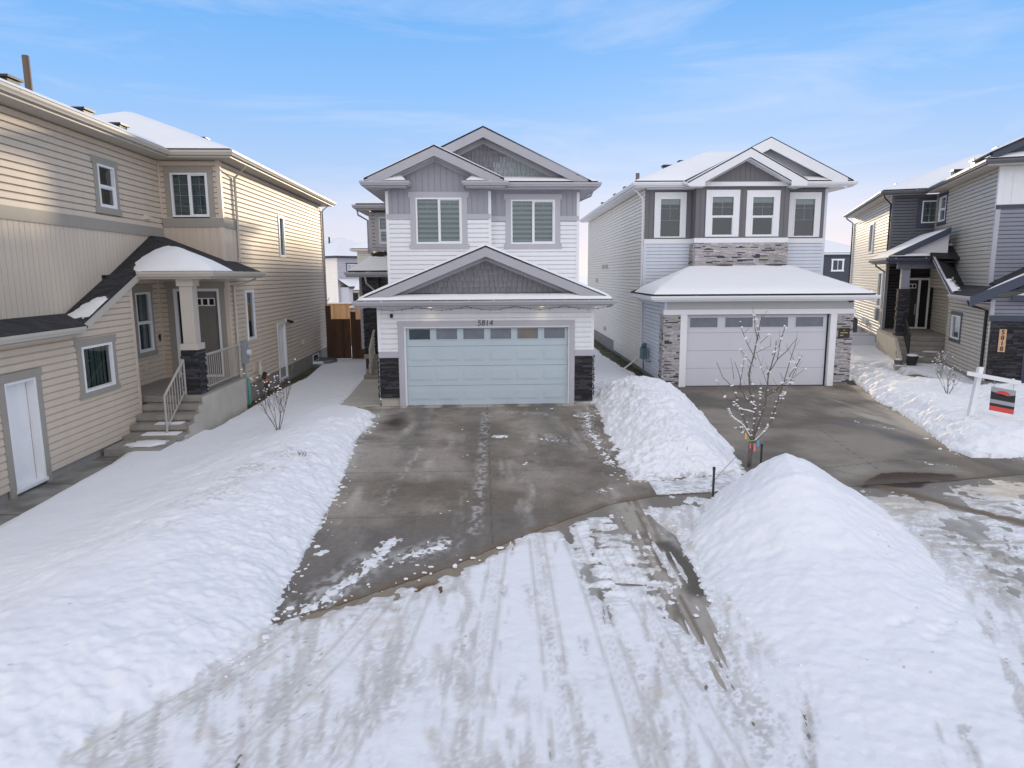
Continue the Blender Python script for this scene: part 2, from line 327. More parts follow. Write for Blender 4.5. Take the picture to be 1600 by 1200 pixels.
def lap(mb, F, z0, z1, ops=(), c=.145, u0=0, u1=None, rng=None, dp=.02):
    u1 = F.len if u1 is None else u1; n = max(1, round((z1 - z0) / c)); h = (z1 - z0) / n
    for i in range(n):
        a = z0 + i * h; b = a + h; mid = (a + b) / 2; lo, hi = u0, u1
        if rng:
            r = rng(mid)
            if r is None: continue
            lo, hi = max(lo, r[0]), min(hi, r[1])
            if hi <= lo: continue
        for p, q in spans(lo, hi, [(o[0], o[1]) for o in ops if o[2] < mid < o[3]]):
            m1 = a + .74 * h; d1 = dp * .72; g_ = -.026; mb.add([F.p(p, a, dp), F.p(q, a, dp), F.p(q, m1, d1), F.p(p, m1, d1), F.p(q, b, g_), F.p(p, b, g_), F.p(p, a, g_), F.p(q, a, g_)], [(0, 1, 2, 3), (3, 2, 4, 5), (6, 7, 1, 0), (0, 3, 5, 6), (1, 7, 4, 2)])
def battens(mb, F, z0, z1, ops=(), c=.16, u0=0, u1=None, top=None, bw=.022, dp=.012):
    u1 = F.len if u1 is None else u1; n = max(1, round((u1 - u0) / c)); h = (u1 - u0) / n
    for i in range(n):
        a = u0 + i * h; b = a + h; mid = (a + b) / 2; zt = z1 if top is None else top(mid)
        if zt <= z0: continue
        for p, q in spans(z0, zt, [(o[2], o[3]) for o in ops if o[0] < mid < o[1]]):
            mb.add([F.p(a, p, 0), F.p(b - bw, p, dp * .5), F.p(b - bw, q, dp * .5), F.p(a, q, 0)], [(0, 1, 2, 3)])
            mb.add([F.p(b - bw, p, -.012), F.p(b, p, -.012), F.p(b, q, -.012), F.p(b - bw, q, -.012), F.p(b - bw, p, dp * .5), F.p(b - bw, q, dp * .5), F.p(b, p, 0), F.p(b, q, 0)], [(0, 1, 2, 3), (4, 0, 3, 5), (1, 6, 7, 2)])
def shakes(mb, F, z0, z1, rng, c=.17, seed=3, tealat=None):
    rn = random.Random(seed); n = round((z1 - z0) / c); h = (z1 - z0) / n
    for i in range(n):
        a = z0 + i * h; r = rng(a + h * .5)
        if r is None: continue
        u, hi = r
        while u < hi:
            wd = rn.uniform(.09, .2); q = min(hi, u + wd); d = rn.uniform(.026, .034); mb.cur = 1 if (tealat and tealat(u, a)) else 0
            mb.prism(F, [(u + .004, a), (q - .004, a), (q - .004, a + h * 1.02), (u + .004, a + h * 1.02)], -.01, d * .6)
            mb.add([F.p(u + .004, a, d), F.p(q - .004, a, d), F.p(q - .004, a + h, .004), F.p(u + .004, a + h, .004), F.p(u + .004, a, 0), F.p(q - .004, a, 0)], [(0, 1, 2, 3), (4, 5, 1, 0)])
            u = q
    mb.cur = 0
def stones(mb, F, z0, z1, u0=0, u1=None, seed=1, d0=.05, hs=(.035, .06), ls=(.12, .42), small=0):
    u1 = F.len if u1 is None else u1; rn = random.Random(seed); z = z0
    while z < z1 - .01:
        h = min(rn.uniform(*hs), z1 - z); u = u0 - rn.uniform(0, .1)
        while u < u1:
            l = rn.uniform(*ls); a, b = max(u, u0), min(u + l, u1)
            if b - a > .01:
                d = d0 + rn.uniform(-.018, .022); mb.prism(F, [(a + .002, z + .002), (b - .002, z + .002), (b - .002, z + h - .002), (a + .002, z + h - .002)], -.005, d)
            u += l
        z += h
GUT = [(0, .0), (.09, 0), (.10, .03), (.125, .075), (.125, .13), (.105, .13), (.10, .08), (0, .08)]
def eaves(H, path, zf, m, fw=.16, soff=None, inner=.5, name='gutter', fm=None, clumps=True):
    """gutter along a path (outward right of travel) with fascia and soffit"""
    g = MB(); g.sweep([(x, y, zf + .02) for x, y in path], GUT); o = H.part(name, g, m)
    f = MB(); f.sweep([(x, y, zf) for x, y in path], [(-.02, -.03), (-.002, -.03), (-.002, fw), (-.02, fw)])
    f.sweep([(x, y, zf - .03) for x, y in path], [(-.02, -.01), (.012, -.01), (.012, .02), (-.02, .02)])
    H.part('fascia', f, fm or m)
    s = MB(); s.sweep([(x, y, zf - .03) for x, y in path], [(-.02, 0), (-.02, .012), (-inner, .012), (-inner, 0)]); H.part('soffit', s, soff or m)
    if clumps:
        c = MB(); rn = random.Random(int(abs(path[0][0] * 100)))
        for i in range(len(path) - 1):
            a = Vector(path[i] + (0,)); b = Vector(path[i + 1] + (0,)); L_ = (b - a).length; d = (b - a).normalized(); n = Vector((d.y, -d.x, 0)); t = .25
            while t < L_ - .1:
                p = a + d * t + n * .08; c.blob((p.x, p.y, zf + .135), rn.uniform(.03, .07), rn.uniform(.03, .06), .022, rn.random()); t += rn.uniform(.45, .8)
        if c.v: H.part('snow_clump', c, 'snow', o, True)
    return o
def rake(H, F, pts, hgt, o0, o1, m, name='rake_board', base=None, parent=None):
    """board following polyline pts (s,z = top edge) with vertical depth hgt"""
    g = MB()
    for (a, za), (b, zb) in zip(pts[:-1], pts[1:]):
        g.prism(F, [(a, za - hgt), (b, zb - hgt), (b, zb), (a, za)], o0, o1)
    return H.part(name, g, m, parent)
def snow_on(H, polys, th=.09, edge=.3, res=.22, keep=None, name='roof_snow', seed=0, lift=.012, parent=None):
    bm = bmesh.new()
    for P in polys: bm.faces.new([bm.verts.new(p) for p in P])
    bmesh.ops.remove_doubles(bm, verts=bm.verts, dist=.002)
    xs = [v.co.x for v in bm.verts]; ys = [v.co.y for v in bm.verts]
    for lo, hi, no in ((min(xs), max(xs), (1, 0, 0)), (min(ys), max(ys), (0, 1, 0))):
        t = lo + res * .5
        while t < hi:
            co = Vector(no) * t; bmesh.ops.bisect_plane(bm, geom=bm.verts[:] + bm.edges[:] + bm.faces[:], plane_co=co, plane_no=no); t += res
    be = [(e.verts[0].co.copy(), e.verts[1].co.copy()) for e in bm.edges if len(e.link_faces) == 1]
    V = np.array([v.co[:] for v in bm.verts]); d = np.full(len(V), 1e9)
    for a, b in be:
        e = np.array([b.x - a.x, b.y - a.y]); l2 = max(1e-9, e @ e); t = np.clip(((V[:, 0] - a.x) * e[0] + (V[:, 1] - a.y) * e[1]) / l2, 0, 1)
        d = np.minimum(d, np.hypot(V[:, 0] - a.x - t * e[0], V[:, 1] - a.y - t * e[1]))
    h = th * np.sqrt(np.clip(d / edge, 0, 1)) * (.8 + .45 * fbm(V[:, 0] * 1.1, V[:, 1] * 1.1, seed)) + lift
    if keep is not None:
        k = keep(V[:, 0], V[:, 1], V[:, 2]); h = np.minimum(h, k)
    for v, hh in zip(bm.verts, h): v.co.z += hh
    if keep is not None:
        dl = [f for f in bm.faces if all(h[v.index] < -.01 for v in f.verts)]
        bm.verts.ensure_lookup_table(); bmesh.ops.delete(bm, geom=dl, context='FACES')
    bmesh.ops.recalc_face_normals(bm, faces=bm.faces)
    me = bpy.data.meshes.new(name); bm.to_mesh(me); bm.free(); me.materials.append(MT['snow'])
    me.polygons.foreach_set('use_smooth', [True] * len(me.polygons)); c = H.c
    me.transform(Matrix.Translation((-c[0], -c[1], -c[2])))
    ob = bpy.data.objects.new(name, me); COL.objects.link(ob); ob.parent = parent or H.o; return ob
def window(H, F, u0, u1, z0, z1, kind='slider', trim=None, tm='ltgray', fm='vinyl', blind='zebra', glass='glass', label=None, grid=None, tp=.035, ears=.05, sill=None, name='window'):
    """frame (part) with trim, pane, blind, grille sub-parts; trim=(side, top, bottom)"""
    f = MB(); fw = .05; o0, o1 = -.07, .05
    def ring(a, b, c, d, w_, p, q):
        f.fbox(F, a, b, c, c + w_, p, q); f.fbox(F, a, b, d - w_, d, p, q); f.fbox(F, a, a + w_, c + w_, d - w_, p, q); f.fbox(F, b - w_, b, c + w_, d - w_, p, q)
    ring(u0, u1, z0, z1, fw, o0, o1); panes = []; m = (u0 + u1) / 2; zm = (z0 + z1) / 2
    if kind == 'slider':
        f.fbox(F, m - .025, m + .025, z0 + fw, z1 - fw, o0 + .01, o1 - .008); ring(m + .026, u1 - fw - .002, z0 + fw + .002, z1 - fw - .002, .028, -.05, .022); panes = [(u0 + fw, m - .025, z0 + fw, z1 - fw, -.03), (m + .05, u1 - fw - .02, z0 + fw + .02, z1 - fw - .02, -.01)]
    elif kind == 'hung':
        f.fbox(F, u0 + fw, u1 - fw, zm - .03, zm + .03, o0 + .01, o1 - .008); ring(u0 + fw + .002, u1 - fw - .002, z0 + fw + .002, zm - .031, .028, -.05, .022); panes = [(u0 + fw, u1 - fw, zm + .03, z1 - fw, -.03), (u0 + fw + .02, u1 - fw - .02, z0 + fw + .02, zm - .05, -.01)]
    else: panes = [(u0 + fw, u1 - fw, z0 + fw, z1 - fw, -.02)]
    wo = H.part(name, f, fm, label=label)
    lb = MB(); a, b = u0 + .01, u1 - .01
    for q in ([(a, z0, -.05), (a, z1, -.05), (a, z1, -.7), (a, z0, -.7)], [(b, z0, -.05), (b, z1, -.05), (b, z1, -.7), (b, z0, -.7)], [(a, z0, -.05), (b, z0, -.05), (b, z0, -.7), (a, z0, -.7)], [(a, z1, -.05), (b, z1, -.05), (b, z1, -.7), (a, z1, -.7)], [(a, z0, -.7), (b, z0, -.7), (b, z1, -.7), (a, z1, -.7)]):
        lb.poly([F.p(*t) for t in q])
    H.part('dark_backing', lb, 'dark', wo)  # near-black box behind the panes; the room's darkness is in its colour
    for p in panes:
        g = MB(); g.norecalc = True; g.poly([F.p(p[0], p[2], p[4]), F.p(p[1], p[2], p[4]), F.p(p[1], p[3], p[4]), F.p(p[0], p[3], p[4])]); H.part('pane', g, glass, wo)
    if grid:
        g = MB()
        for (a, b, c, d) in grid: g.fbox(F, a, b, c, d, -.045, -.032)
        H.part('grille', g, 'vinyl', wo)
    if blind:
        g = MB()
        if blind == 'zebra':
            n = round((z1 - z0) / .075)
            for i in range(n):
                g.cur = i % 2; a = z0 + (z1 - z0) * i / n; g.fbox(F, u0 + fw, u1 - fw, a, a + (z1 - z0) / n, -.10, -.096 + .002 * (i % 2))
            H.part('blind', g, ['blindd', 'blind'], wo)
        elif blind == 'curtain':
            n = 16
            for i in range(n): a = u0 + fw + (u1 - u0 - 2 * fw) * i / n; o = -.12 + .02 * math.sin(i * 1.9); g.fbox(F, a, a + (u1 - u0 - 2 * fw) / n, z0 + fw, z1 - fw, o - .01, o)
            H.part('curtain', g, 'curtain', wo)
        elif blind == 'slat':
            n = round((z1 - z0) / .05)
            for i in range(n): a = z0 + (z1 - z0) * i / n; g.prism(F, [(u0 + fw, a), (u1 - fw, a), (u1 - fw, a + .042), (u0 + fw, a + .042)], -.11, -.105 + .004 * (i % 2))
            H.part('blind', g, 'blindd', wo)
        elif blind == 'top':
            g.fbox(F, u0 + fw, u1 - fw, z1 - fw - .13 * (z1 - z0), z1 - fw, -.10, -.08); H.part('blind', g, 'blind', wo)
    if trim:
        s_, t_, b_ = trim; g = MB(); g.fbox(F, u0 - s_, u0, z0, z1, -.02, tp); g.fbox(F, u1, u1 + s_, z0, z1, -.02, tp)
        g.fbox(F, u0 - s_ - ears, u1 + s_ + ears, z1, z1 + t_, -.02, tp + .008)
        if b_: g.fbox(F, u0 - s_ - ears, u1 + s_ + ears, z0 - b_, z0, -.02, tp + .008)
        H.part('window_trim', g, tm, wo)
    return wo
def text(H, F, u, z, s, size, m, name, parent=None, o=.01, ext=.006, shear=0, offset=0, vertical=False, gap=.9):
    obs = list(s) if vertical else [s]; mb = MB()
    for i, t in enumerate(obs):
        cu = bpy.data.curves.new('t', 'FONT'); cu.body = t; cu.size = size; cu.extrude = ext; cu.align_x = 'CENTER'; cu.align_y = 'CENTER'; cu.shear = shear; cu.offset = offset
        ob = bpy.data.objects.new('t', cu); COL.objects.link(ob); bpy.context.view_layer.update()
        me = bpy.data.meshes.new_from_object(ob.evaluated_get(bpy.context.evaluated_depsgraph_get()))
        zz = z - i * size * gap if vertical else z
        mb.add([F.p(u + v.co.x, zz + v.co.y, o + v.co.z) for v in me.vertices], [tuple(p.vertices) for p in me.polygons])
        bpy.data.objects.remove(ob); bpy.data.curves.remove(cu); bpy.data.meshes.remove(me)
    return H.part(name, mb, m, parent)
def downspout(H, pts, m, r=.04, name='downspout'):
    g = MB(); g.tube(pts, r, 4); return H.part(name, g, m)
def corner(mb, x, y, z0, z1, w=.1, sx=1, sy=-1):
    """corner post at an outside corner; sx, sy = outward signs"""
    mb.box(min(x + sx * .022, x - sx * w), max(x + sx * .022, x - sx * w), min(y + sy * .022, y - sy * w), max(y + sy * .022, y - sy * w), z0, z1)

def closed_walls(H, mb, x0, x1, y0, y1, z0, z1):   # plain unseen rear and far sides
    mb.box(x0, x1, y0, y1, z0, z1)
def roof_vent(mb, x, y, z, w=.3, h=.16):
    mb.box(x - w / 2, x + w / 2, y - w / 2, y + w / 2, z - .1, z + h * .6); mb.box(x - w / 2 - .05, x + w / 2 + .05, y - w / 2 - .05, y + w / 2 + .05, z + h * .6, z + h)

# ================================================================== beige house (left)
def house_beige():
    H = Thing('house', (-12, 21, 0), 2.9, 'beige sided two storey house with taupe trim and corner porch beside the snowy left lawn', 'house')
    X1, X3, XG, XR, W, YB, YF = -9.26, -7.5, -8.6, -9.55, 21.21, 34.5, 8.2
    SO = 7.36
    P1 = Face((X1, YF), (X1, W)); yo = lambda y: y - YF
    W2 = Face((X1, W), (X3, W)); P3 = Face((X3, W), (X3, YB)); G = Face((XG, YF), (XG, 17.6)); RC = Face((XR, 17.6), (XR, W)); W2L = Face((XR, W), (X3, W))
    m = MB()
    o1 = [(yo(17.82), yo(18.6), 5.72, 6.75)]
    lap(m, P1, 5.41, SO, o1)
    battens(m, P1, 2.9, 5.14, c=.17, u1=yo(17.6)); battens(m, P1, 4.05, 5.14, c=.17, u0=yo(17.6))
    o2 = [(X1 * -1 + -8.94, X1 * -1 + -7.86, 5.74, 7.0)]
    lap(m, W2, 5.70, SO, o2); battens(m, W2, 4.0, 5.45, c=.2)
    o3 = [(5.75, 6.45, 4.75, 6.25), (1.5, 2.3, 1.95, 3.52), (4.85, 5.85, .1, 2.2)]
    lap(m, P3, .5, SO, [o3[0], o3[1], o3[2], (0, 1.1, 4.2, 5.62)]); battens(m, P3, 4.0, 5.45, c=.19, u1=1.1)
    lap(m, G, .14, 3.0, [(yo(12.72), yo(13.56), .08, 2.2), (yo(15.18), yo(16.42), 1.5, 2.5)])
    lap(m, G, 3.0, 3.95, rng=lambda z: (yo(15.1 + (z - 2.9) / .388) - .1, G.len))
    o4 = [(2.1, 2.98, 1.87, 3.56)]
    lap(m, RC, .95, 4.1, o4); lap(m, W2L, .95, 4.1, [(.5, 1.8, .95, 3.6)])
    # unseen rear faces
    m.poly([(X3, YB, 0), (X3, YB, SO), (-17, YB, SO), (-17, YB, 0)]); m.poly([(-17, YF, 0), (-17, YF, SO), (-17, YB, SO), (-17, YB, 0)])
    m.poly([(XG, YF, 0), (XG, YF, 3), (-17, YF, 3), (-17, YF, 0)]); m.poly([(X1, YF, 3), (X1, YF, SO), (-17, YF, SO), (-17, YF, 3)])
    H.part('wall', m, 'beige')
    f = MB(); f.box(-16.9, X3 - .03, W + .02, YB - .02, -.4, .5); f.box(-16.9, XG - .3, YF, 17.57, -.4, .14); f.box(XG - .32, XG - .03, YF, 12.64, -.4, .138); f.box(XG - .32, XG - .03, 13.58, 17.57, -.4, .138); f.box(XG - .32, XG - .03, 12.64, 13.58, -.4, .03); H.part('foundation', f, 'conc')
    t = MB()   # corner posts and bands
    t.box(X3 - .1, X3 + .025, W - .025, W + .1, .95, SO); t.box(X3 - .1, X3 + .025, YB - .1, YB + .02, .5, SO)
    t.box(X1, X1 + .05, W - .05, W, 5.7, SO); t.box(XG - .1, XG + .025, 17.52, 17.62, .14, 3.72); t.box(XR, XR + .05, W - .05, W, .95, 4.1)
    H.part('corner_post', t, 'beige_corner')
    t = MB(); t.fbox(P1, 0, P1.len - .0, 5.14, 5.41, 0, .035); t.fbox(W2, .035, W2.len + .03, 5.45, 5.71, 0, .035); t.fbox(P3, 0, 1.1, 5.45, 5.71, 0, .035)
    H.part('band_board', t, 'taupe')
    window(H, P1, yo(17.82), yo(18.6), 5.72, 6.75, 'hung', (.17, .17, .16), 'taupe', blind=None)
    window(H, W2, .34, 1.40, 5.74, 7.0, 'slider', (.17, .17, 0), 'taupe', blind='slat', grid=[(.56, .575, 5.8, 6.95), (1.14, 1.155, 5.8, 6.95)] + [(.38, 1.36, z, z + .013) for z in (6.05, 6.36, 6.67)], ears=.0)
    window(H, P3, 5.75, 6.45, 4.75, 6.25, 'fixed', (.04, .04, .04), 'vinyl', blind='slat', ears=0)
    window(H, P3, 1.5, 2.3, 1.95, 3.52, 'fixed', (.04, .04, .04), 'vinyl', blind='curtain', ears=0)
    window(H, G, yo(15.18), yo(16.42), 1.5, 2.5, 'fixed', (.17, .17, .13), 'taupe', blind='curtain')
    window(H, RC, 2.1, 2.98, 1.87, 3.56, 'hung', (.15, .2, .15), 'taupe', blind='slat')
    # side garage man door
    def mandoor(F, u0, u1, z0, z1, m_='vinyl', tr='taupe', tw=.16, knob=1, name='door', lights=False, recess=.14):
        d = MB(); d.fbox(F, u0 + .06, u1 - .06, z0 + .03, z1 - .04, -recess - .04, -recess)
        for c in (0, 1):
            a = u0 + .12 + c * (u1 - u0 - .12) / 2; b = a + (u1 - u0 - .34) / 2
            for (p, q) in ((.12, .42), (.50, .80), (.85, .97))[: 2 if lights else 3]:
                d.fbox(F, a, b, z0 + (z1 - z0) * p, z0 + (z1 - z0) * q, -recess - .001, -recess + .008); d.fbox(F, a + .035, b - .035, z0 + (z1 - z0) * p + .035, z0 + (z1 - z0) * q - .035, -recess + .006, -recess + .014)
        o = H.part(name, d, m_)
        j = MB(); j.fbox(F, u0, u0 + .05, z0, z1, -recess, .03); j.fbox(F, u1 - .05, u1, z0, z1, -recess, .03); j.fbox(F, u0, u1, z1 - .05, z1 + .001, -recess, .031); j.fbox(F, u0 - .02, u1 + .02, z0 - .03, z0 + .03, -recess, .05); H.part('door_frame', j, 'vinyl', o)
        if tw:
            j = MB(); j.fbox(F, u0 - tw, u0, z0 - .1, z1, -.01, .035); j.fbox(F, u1, u1 + tw, z0 - .1, z1, -.01, .035); j.fbox(F, u0 - tw - .03, u1 + tw + .03, z1, z1 + tw, -.01, .045); H.part('door_trim', j, tr, o)
        k = MB(); u = u0 + .13 if knob > 0 else u1 - .13; p = F.p(u, z0 + .95, -recess + .04); k.blob(p, .035, .035, .035, 1); p = F.p(u, z0 + 1.15, -recess + .03); k.blob(p, .03, .03, .03, 1); H.part('handle', k, 'black', o)
        return o
    H.mandoor = mandoor
    mandoor(G, yo(12.66), yo(13.56), .06, 2.1)
    mandoor(P3, 4.85, 5.85, .1, 2.2, tw=.05, tr='vinyl', recess=.06)
    # front door with sidelight
    d = MB(); F = W2L; d.fbox(F, .95, 1.72, 1.02, 3.56, -.1, -.05)
    for a, b, p, q in ((1.04, 1.30, 1.25, 1.9), (1.38, 1.64, 1.25, 1.9), (1.04, 1.30, 2.05, 3.0), (1.38, 1.64, 2.05, 3.0)): d.fbox(F, a, b, p, q, -.051, -.038)
    do = H.part('front_door', d, 'doorbeige')
    j = MB()
    for a, b in ((.44, .52), (.86, .94), (1.72, 1.79)): j.fbox(F, a, b, 1.0, 3.62, -.1, .03)
    j.fbox(F, .44, 1.79, 3.56, 3.64, -.1, .031); j.fbox(F, .44, 1.79, .96, 1.02, -.1, .04); H.part('door_frame', j, 'vinyl', do)
    j = MB(); j.norecalc = True; j.poly([F.p(.52, 1.02, -.06), F.p(.86, 1.02, -.06), F.p(.86, 3.56, -.06), F.p(.52, 3.56, -.06)]); sl = H.part('sidelight', j, 'glassd', do)
    j = MB(); j.fbox(F, .5, 1.75, .96, 3.6, -.7, -.68); H.part('dark_backing', j, 'dark', do)  # dark sheet behind the sidelight, indoor gloom put into the colour
    j = MB(); j.fbox(F, .25, .44, .9, 3.64, -.01, .03); j.fbox(F, 1.79, 1.95, .9, 3.64, -.01, .03); j.fbox(F, .22, 1.98, 3.64, 3.85, -.01, .038); H.part('door_trim', j, 'taupe', do)
    j = MB(); 
    for i in range(3): a = 1.08 + i * .19; j.fbox(F, a - .02, a + .17, 3.12, 3.36, -.05, -.035)
    H.part('door_light_frame', j, 'vinyl', do)
    j = MB()
    for i in range(3): a = 1.08 + i * .19; j.fbox(F, a + .01, a + .14, 3.15, 3.33, -.04, -.030)
    H.part('door_light', j, 'dark', do)
    # small fixtures
    v = MB(); v.fbox(P1, yo(20.05), yo(20.3), 5.58, 5.82, 0, .02); v.fbox(P1, yo(20.1), yo(20.25), 5.6, 5.72, 0, .12); v.fbox(RC, 2.2, 2.4, 1.35, 1.55, 0, .08); v.fbox(P3, 8.3, 8.5, 1.1, 1.3, 0, .1); v.fbox(P3, 1.85, 2.0, .85, 1.1, 0, .06); H.part('vent_hood', v, 'beige_corner')
    v = MB(); v.fbox(RC, 3.35, 3.45, 2.1, 2.3, 0, .04); H.part('mailbox', v, 'black')
    v = MB(); v.fbox(P3, .72, 1.0, 1.25, 1.95, .02, .17); mo = H.part('electric_meter', v, 'meter'); v = MB(); p = P3.p(.9, 1.62, .22); v.tube([P3.p(.9, 1.6, .17), P3.p(.9, 1.6, .27)], .09, 12); H.part('meter_dial', v, 'vinyl', mo)
    v = MB(); v.tube([P3.p(.82, 1.25, .08), P3.p(.82, -.1, .08)], .035, 8); H.part('conduit', v, 'meter'); v = MB(); v.tube([P3.p(1.0, .75, .1), P3.p(1.0, -.15, .1)], .045, 8); H.part('conduit', v, 'green', label='green plastic conduit at the wall base')
    v = MB(); v.tube([P3.p(1.95, .6, .0), P3.p(1.95, .6, .12), P3.p(1.93, .75, .2), P3.p(1.93, 1.0, .2), P3.p(2.0, 1.12, .2), P3.p(2.12, 1.1, .22)], .06, 8); H.part('vent_pipe', v, 'pvc', smooth=True)
    v = MB(); v.tube([P3.p(2.35, .0, .25), P3.p(2.35, .45, .25)], .09, 10); po = H.part('drain_pipe', v, 'black'); v = MB(); v.tube([P3.p(2.35, .45, .25), P3.p(2.35, .52, .25)], .1, 10); H.part('pipe_cap', v, 'orange', po)
    v = MB(); v.tube([P3.p(2.2, .55, .2), P3.p(2.3, .75, .25)], .07, 8); H.part('pipe_elbow', v, 'black', po)
    v = MB(); v.fbox(P3, 6.0, 6.15, 2.2, 2.35, 0, .05); lo = H.part('flood_light', v, 'vinyl'); v = MB(); v.tube([P3.p(6.1, 2.28, .05), P3.p(6.0, 2.2, .22)], .05, 8); v.tube([P3.p(6.1, 2.28, .05), P3.p(6.3, 2.2, .22)], .05, 8); H.part('lamp_head', v, 'black', lo)
    v = MB(); v.fbox(P3, 10.2, 11.3, .1, .42, -.02, .02); H.part('basement_window', v, 'vinyl'); v = MB(); v.fbox(P3, 10.27, 11.23, .14, .38, .02, .025); H.part('basement_pane', v, 'glassd')
    v = MB()   # window well
    pts = [P3.p(10.0 + .8 * (1 - math.cos(t)), 0, .9 * math.sin(t) + .02) for t in [math.pi * i / 12 for i in range(13)]]
    v.sweep([(a[0], a[1], .04) for a in pts], [(0, -.2), (.02, -.2), (.05, .0), (.02, .12), (0, .12)]); H.part('window_well', v, 'metal', smooth=False)
    # roof
    XA, XE, YE, YEB, ze, k, xr = X1 + .5, X3 + .5, W - .5, YB + .5, 7.6, .416, -12.
    def zr(x): return ze + k * (XE - x)
    r = MB(); b = zr(xr)
    hip = (xr, YE + 5, b); hb = (xr, YEB - 5, b)
    pr = [(XE, YE, ze), (XE, YEB, ze), hb, hip]; pf = [(-17, YE, ze), (XE, YE, ze), hip]; pb = [(XE, YEB, ze), (-17, YEB, ze), hb]; pl = [(-17, YEB, ze), (-17, YE, ze), hip, hb]
    for p in (pr, pf, pb, pl): r.slab(p, .05)
    xm = (XA - 17) / 2; zm = ze + k * (XA - xm)
    q1 = [(XA, YF - .5, ze), (XA, YE + .0, ze), (XA, YE + .02, ze), (xm, YE + 4, zm), (xm, YF - .5 + 4, zm)]; q1 = [q1[0], q1[1], q1[3], q1[4]]
    r.slab(q1, .05); r.slab([(-17.5, YF - .5, ze), (xm, YF + 3.5, zm), (xm, YE + 4, zm), (-17.5, YE, ze)], .05); r.slab([(-17.5, YF - .5, ze), (XA, YF - .5, ze), (xm, YF + 3.5, zm)], .05)
    ro = H.part('roof', r, 'shingle')
    snow_on(H, [pf], .10, .35, seed=4, parent=ro); snow_on(H, [pr], .05, .3, seed=5, parent=ro); snow_on(H, [[(x, y, z) for x, y, z in q1]], .05, .3, seed=6, parent=ro)
    v = MB()
    for y, x in ((15.2, -9.55), (18.0, -9.6), (20.0, -9.75)): roof_vent(v, x, y, ze + k * (XA - x) - .02, .4, .12)
    roof_vent(v, -9.2, 24.6, zr(-9.2) + .02, .3, .09); H.part('roof_vent', v, 'black', ro)
    v = MB(); v.tube([(-9.9, 16.6, 8.0), (-9.9, 16.6, 8.85)], .075, 10); H.part('flue_pipe', v, mat('rusty_flue', (.13, .09, .06), .6), ro)
    eaves(H, [(XA, YF - .5), (XA, YE), (XE, YE), (XE, YEB), (-17, YEB)], ze - .2, 'taupe_l', soff='taupe_l', inner=.55)
    # lower roof: skirt over the garage wall climbing into the hipped porch roof
    XS, XL, YP, zp = -8.5, -6.72, 17.88, 4.13
    r = MB(); s1 = [(X1 + .01, YF, 3.2), (XS + .28, YF, 2.98), (XS + .28, 14.9, 2.98), (X1 + .01, 15.9, 3.2)]; zt = lambda y: 3.17 + .388 * (y - 15.85)
    s2 = [(X1 + .01, 15.9, 3.2), (XS + .28, 14.9, 2.98), (XS, 15.15, 2.99), (XS, YP, 4.14), (X1 + .01, YP + .35, zt(YP + .35))]
    s2a = [(X1 + .01, 15.9, 3.19), (XS, 15.15, 3.0), (XS, YP, 4.14), (X1 + .01, YP, zt(YP) + .1)]
    pk = (X1 + .01, YP + 2.5, zp + 1.04)
    pfr = [(X1 + .01, YP, 4.02), (XS, YP, zp), (XL, YP, zp), pk]; prt = [(XL, YP, zp), (XL, 22.1, zp), (X3, 22.1, zp + .32), (X3, W, zp + .34), (X1 + .01, W, zp + 1.04), pk]
    for p in (s1, s2a, pfr, prt): r.slab(p, .05)
    lr = H.part('porch_roof', r, 'shingle')
    def kp(x, y, z):
        d = np.hypot((x + 7.55) / 1.35, (y - 18.7) / 1.15); n = fbm(x * 3, y * 3, 9)
        return .17 * (1.0 - d ** 2) + .05 * (n - .5) + .0
    snow_on(H, [pfr, prt], .17, .5, res=.1, keep=kp, seed=2, parent=lr)
    def kq(x, y, z): n = fbm(x * 4, y * 4, 3); return .06 * (1 - np.hypot((x + 8.75) / .4, (y - 16.0) / .5)) + .06 * (n - .5)
    snow_on(H, [s2a], .05, .2, res=.07, keep=kq, seed=3, parent=lr)
    eaves(H, [(XS + .16, YF), (XS + .16, 14.85)], 2.83, 'taupe_l', inner=.3, fw=.12, clumps=False)
    eaves(H, [(XS, YP), (XL, YP), (XL, 22.1)], 3.98, 'taupe_l', inner=.8, fw=.13)
    s = MB(); s.box(XR, XL - .03, YP + .03, W, 3.96, 3.99); H.part('porch_ceiling', s, 'taupe_l')
    RF = Face((XG, 0), (XG, 20)); rake(H, RF, [(14.9, 2.94), (15.15, 2.98), (17.95, 4.13)], .2, .02, .1, 'taupe_l')
    # porch: slab, steps, column, rails
    c = MB(); XP = -7.2; c.box(XR, XP, 17.9, W, .78, .95); c.box(XR, XP - .12, 18.0, W, -.2, .78)
    H.part('porch_floor', c, 'agg')
    tr = [(.76, 17.58, 17.92), (.57, 17.24, 17.6), (.39, 16.9, 17.26), (.21, 16.5, 16.92)]
    c = MB()
    for i, (z, a, b) in enumerate(tr): c.box(-8.57 - .0 * i, XP - .0, a, b, z - .13, z); c.box(-8.55, XP - .1, a + .05, b + .3, z - .3, z - .13)
    st = H.part('porch_steps', c, 'agg')
    c = MB(); prof = [(16.7, -.35), (16.7, .16), (17.0, .16), (17.0, .34), (17.34, .34), (17.34, .52), (17.66, .52), (17.66, .71), (17.95, .71), (17.95, .9), (21.2, .9), (21.2, -.35)]
    SF = Face((XP, 0), (XP, 30)); c.prism(SF, prof, -.1, .045); H.part('step_side_panel', c, 'concl')
    c = MB(); c.box(-8.55, -7.3, 15.6, 16.52, -.05, .12); H.part('landing_slab', c, 'agg')
    c = MB(); cx0, cx1, cy0, cy1 = -7.66, -7.24, 18.02, 18.44
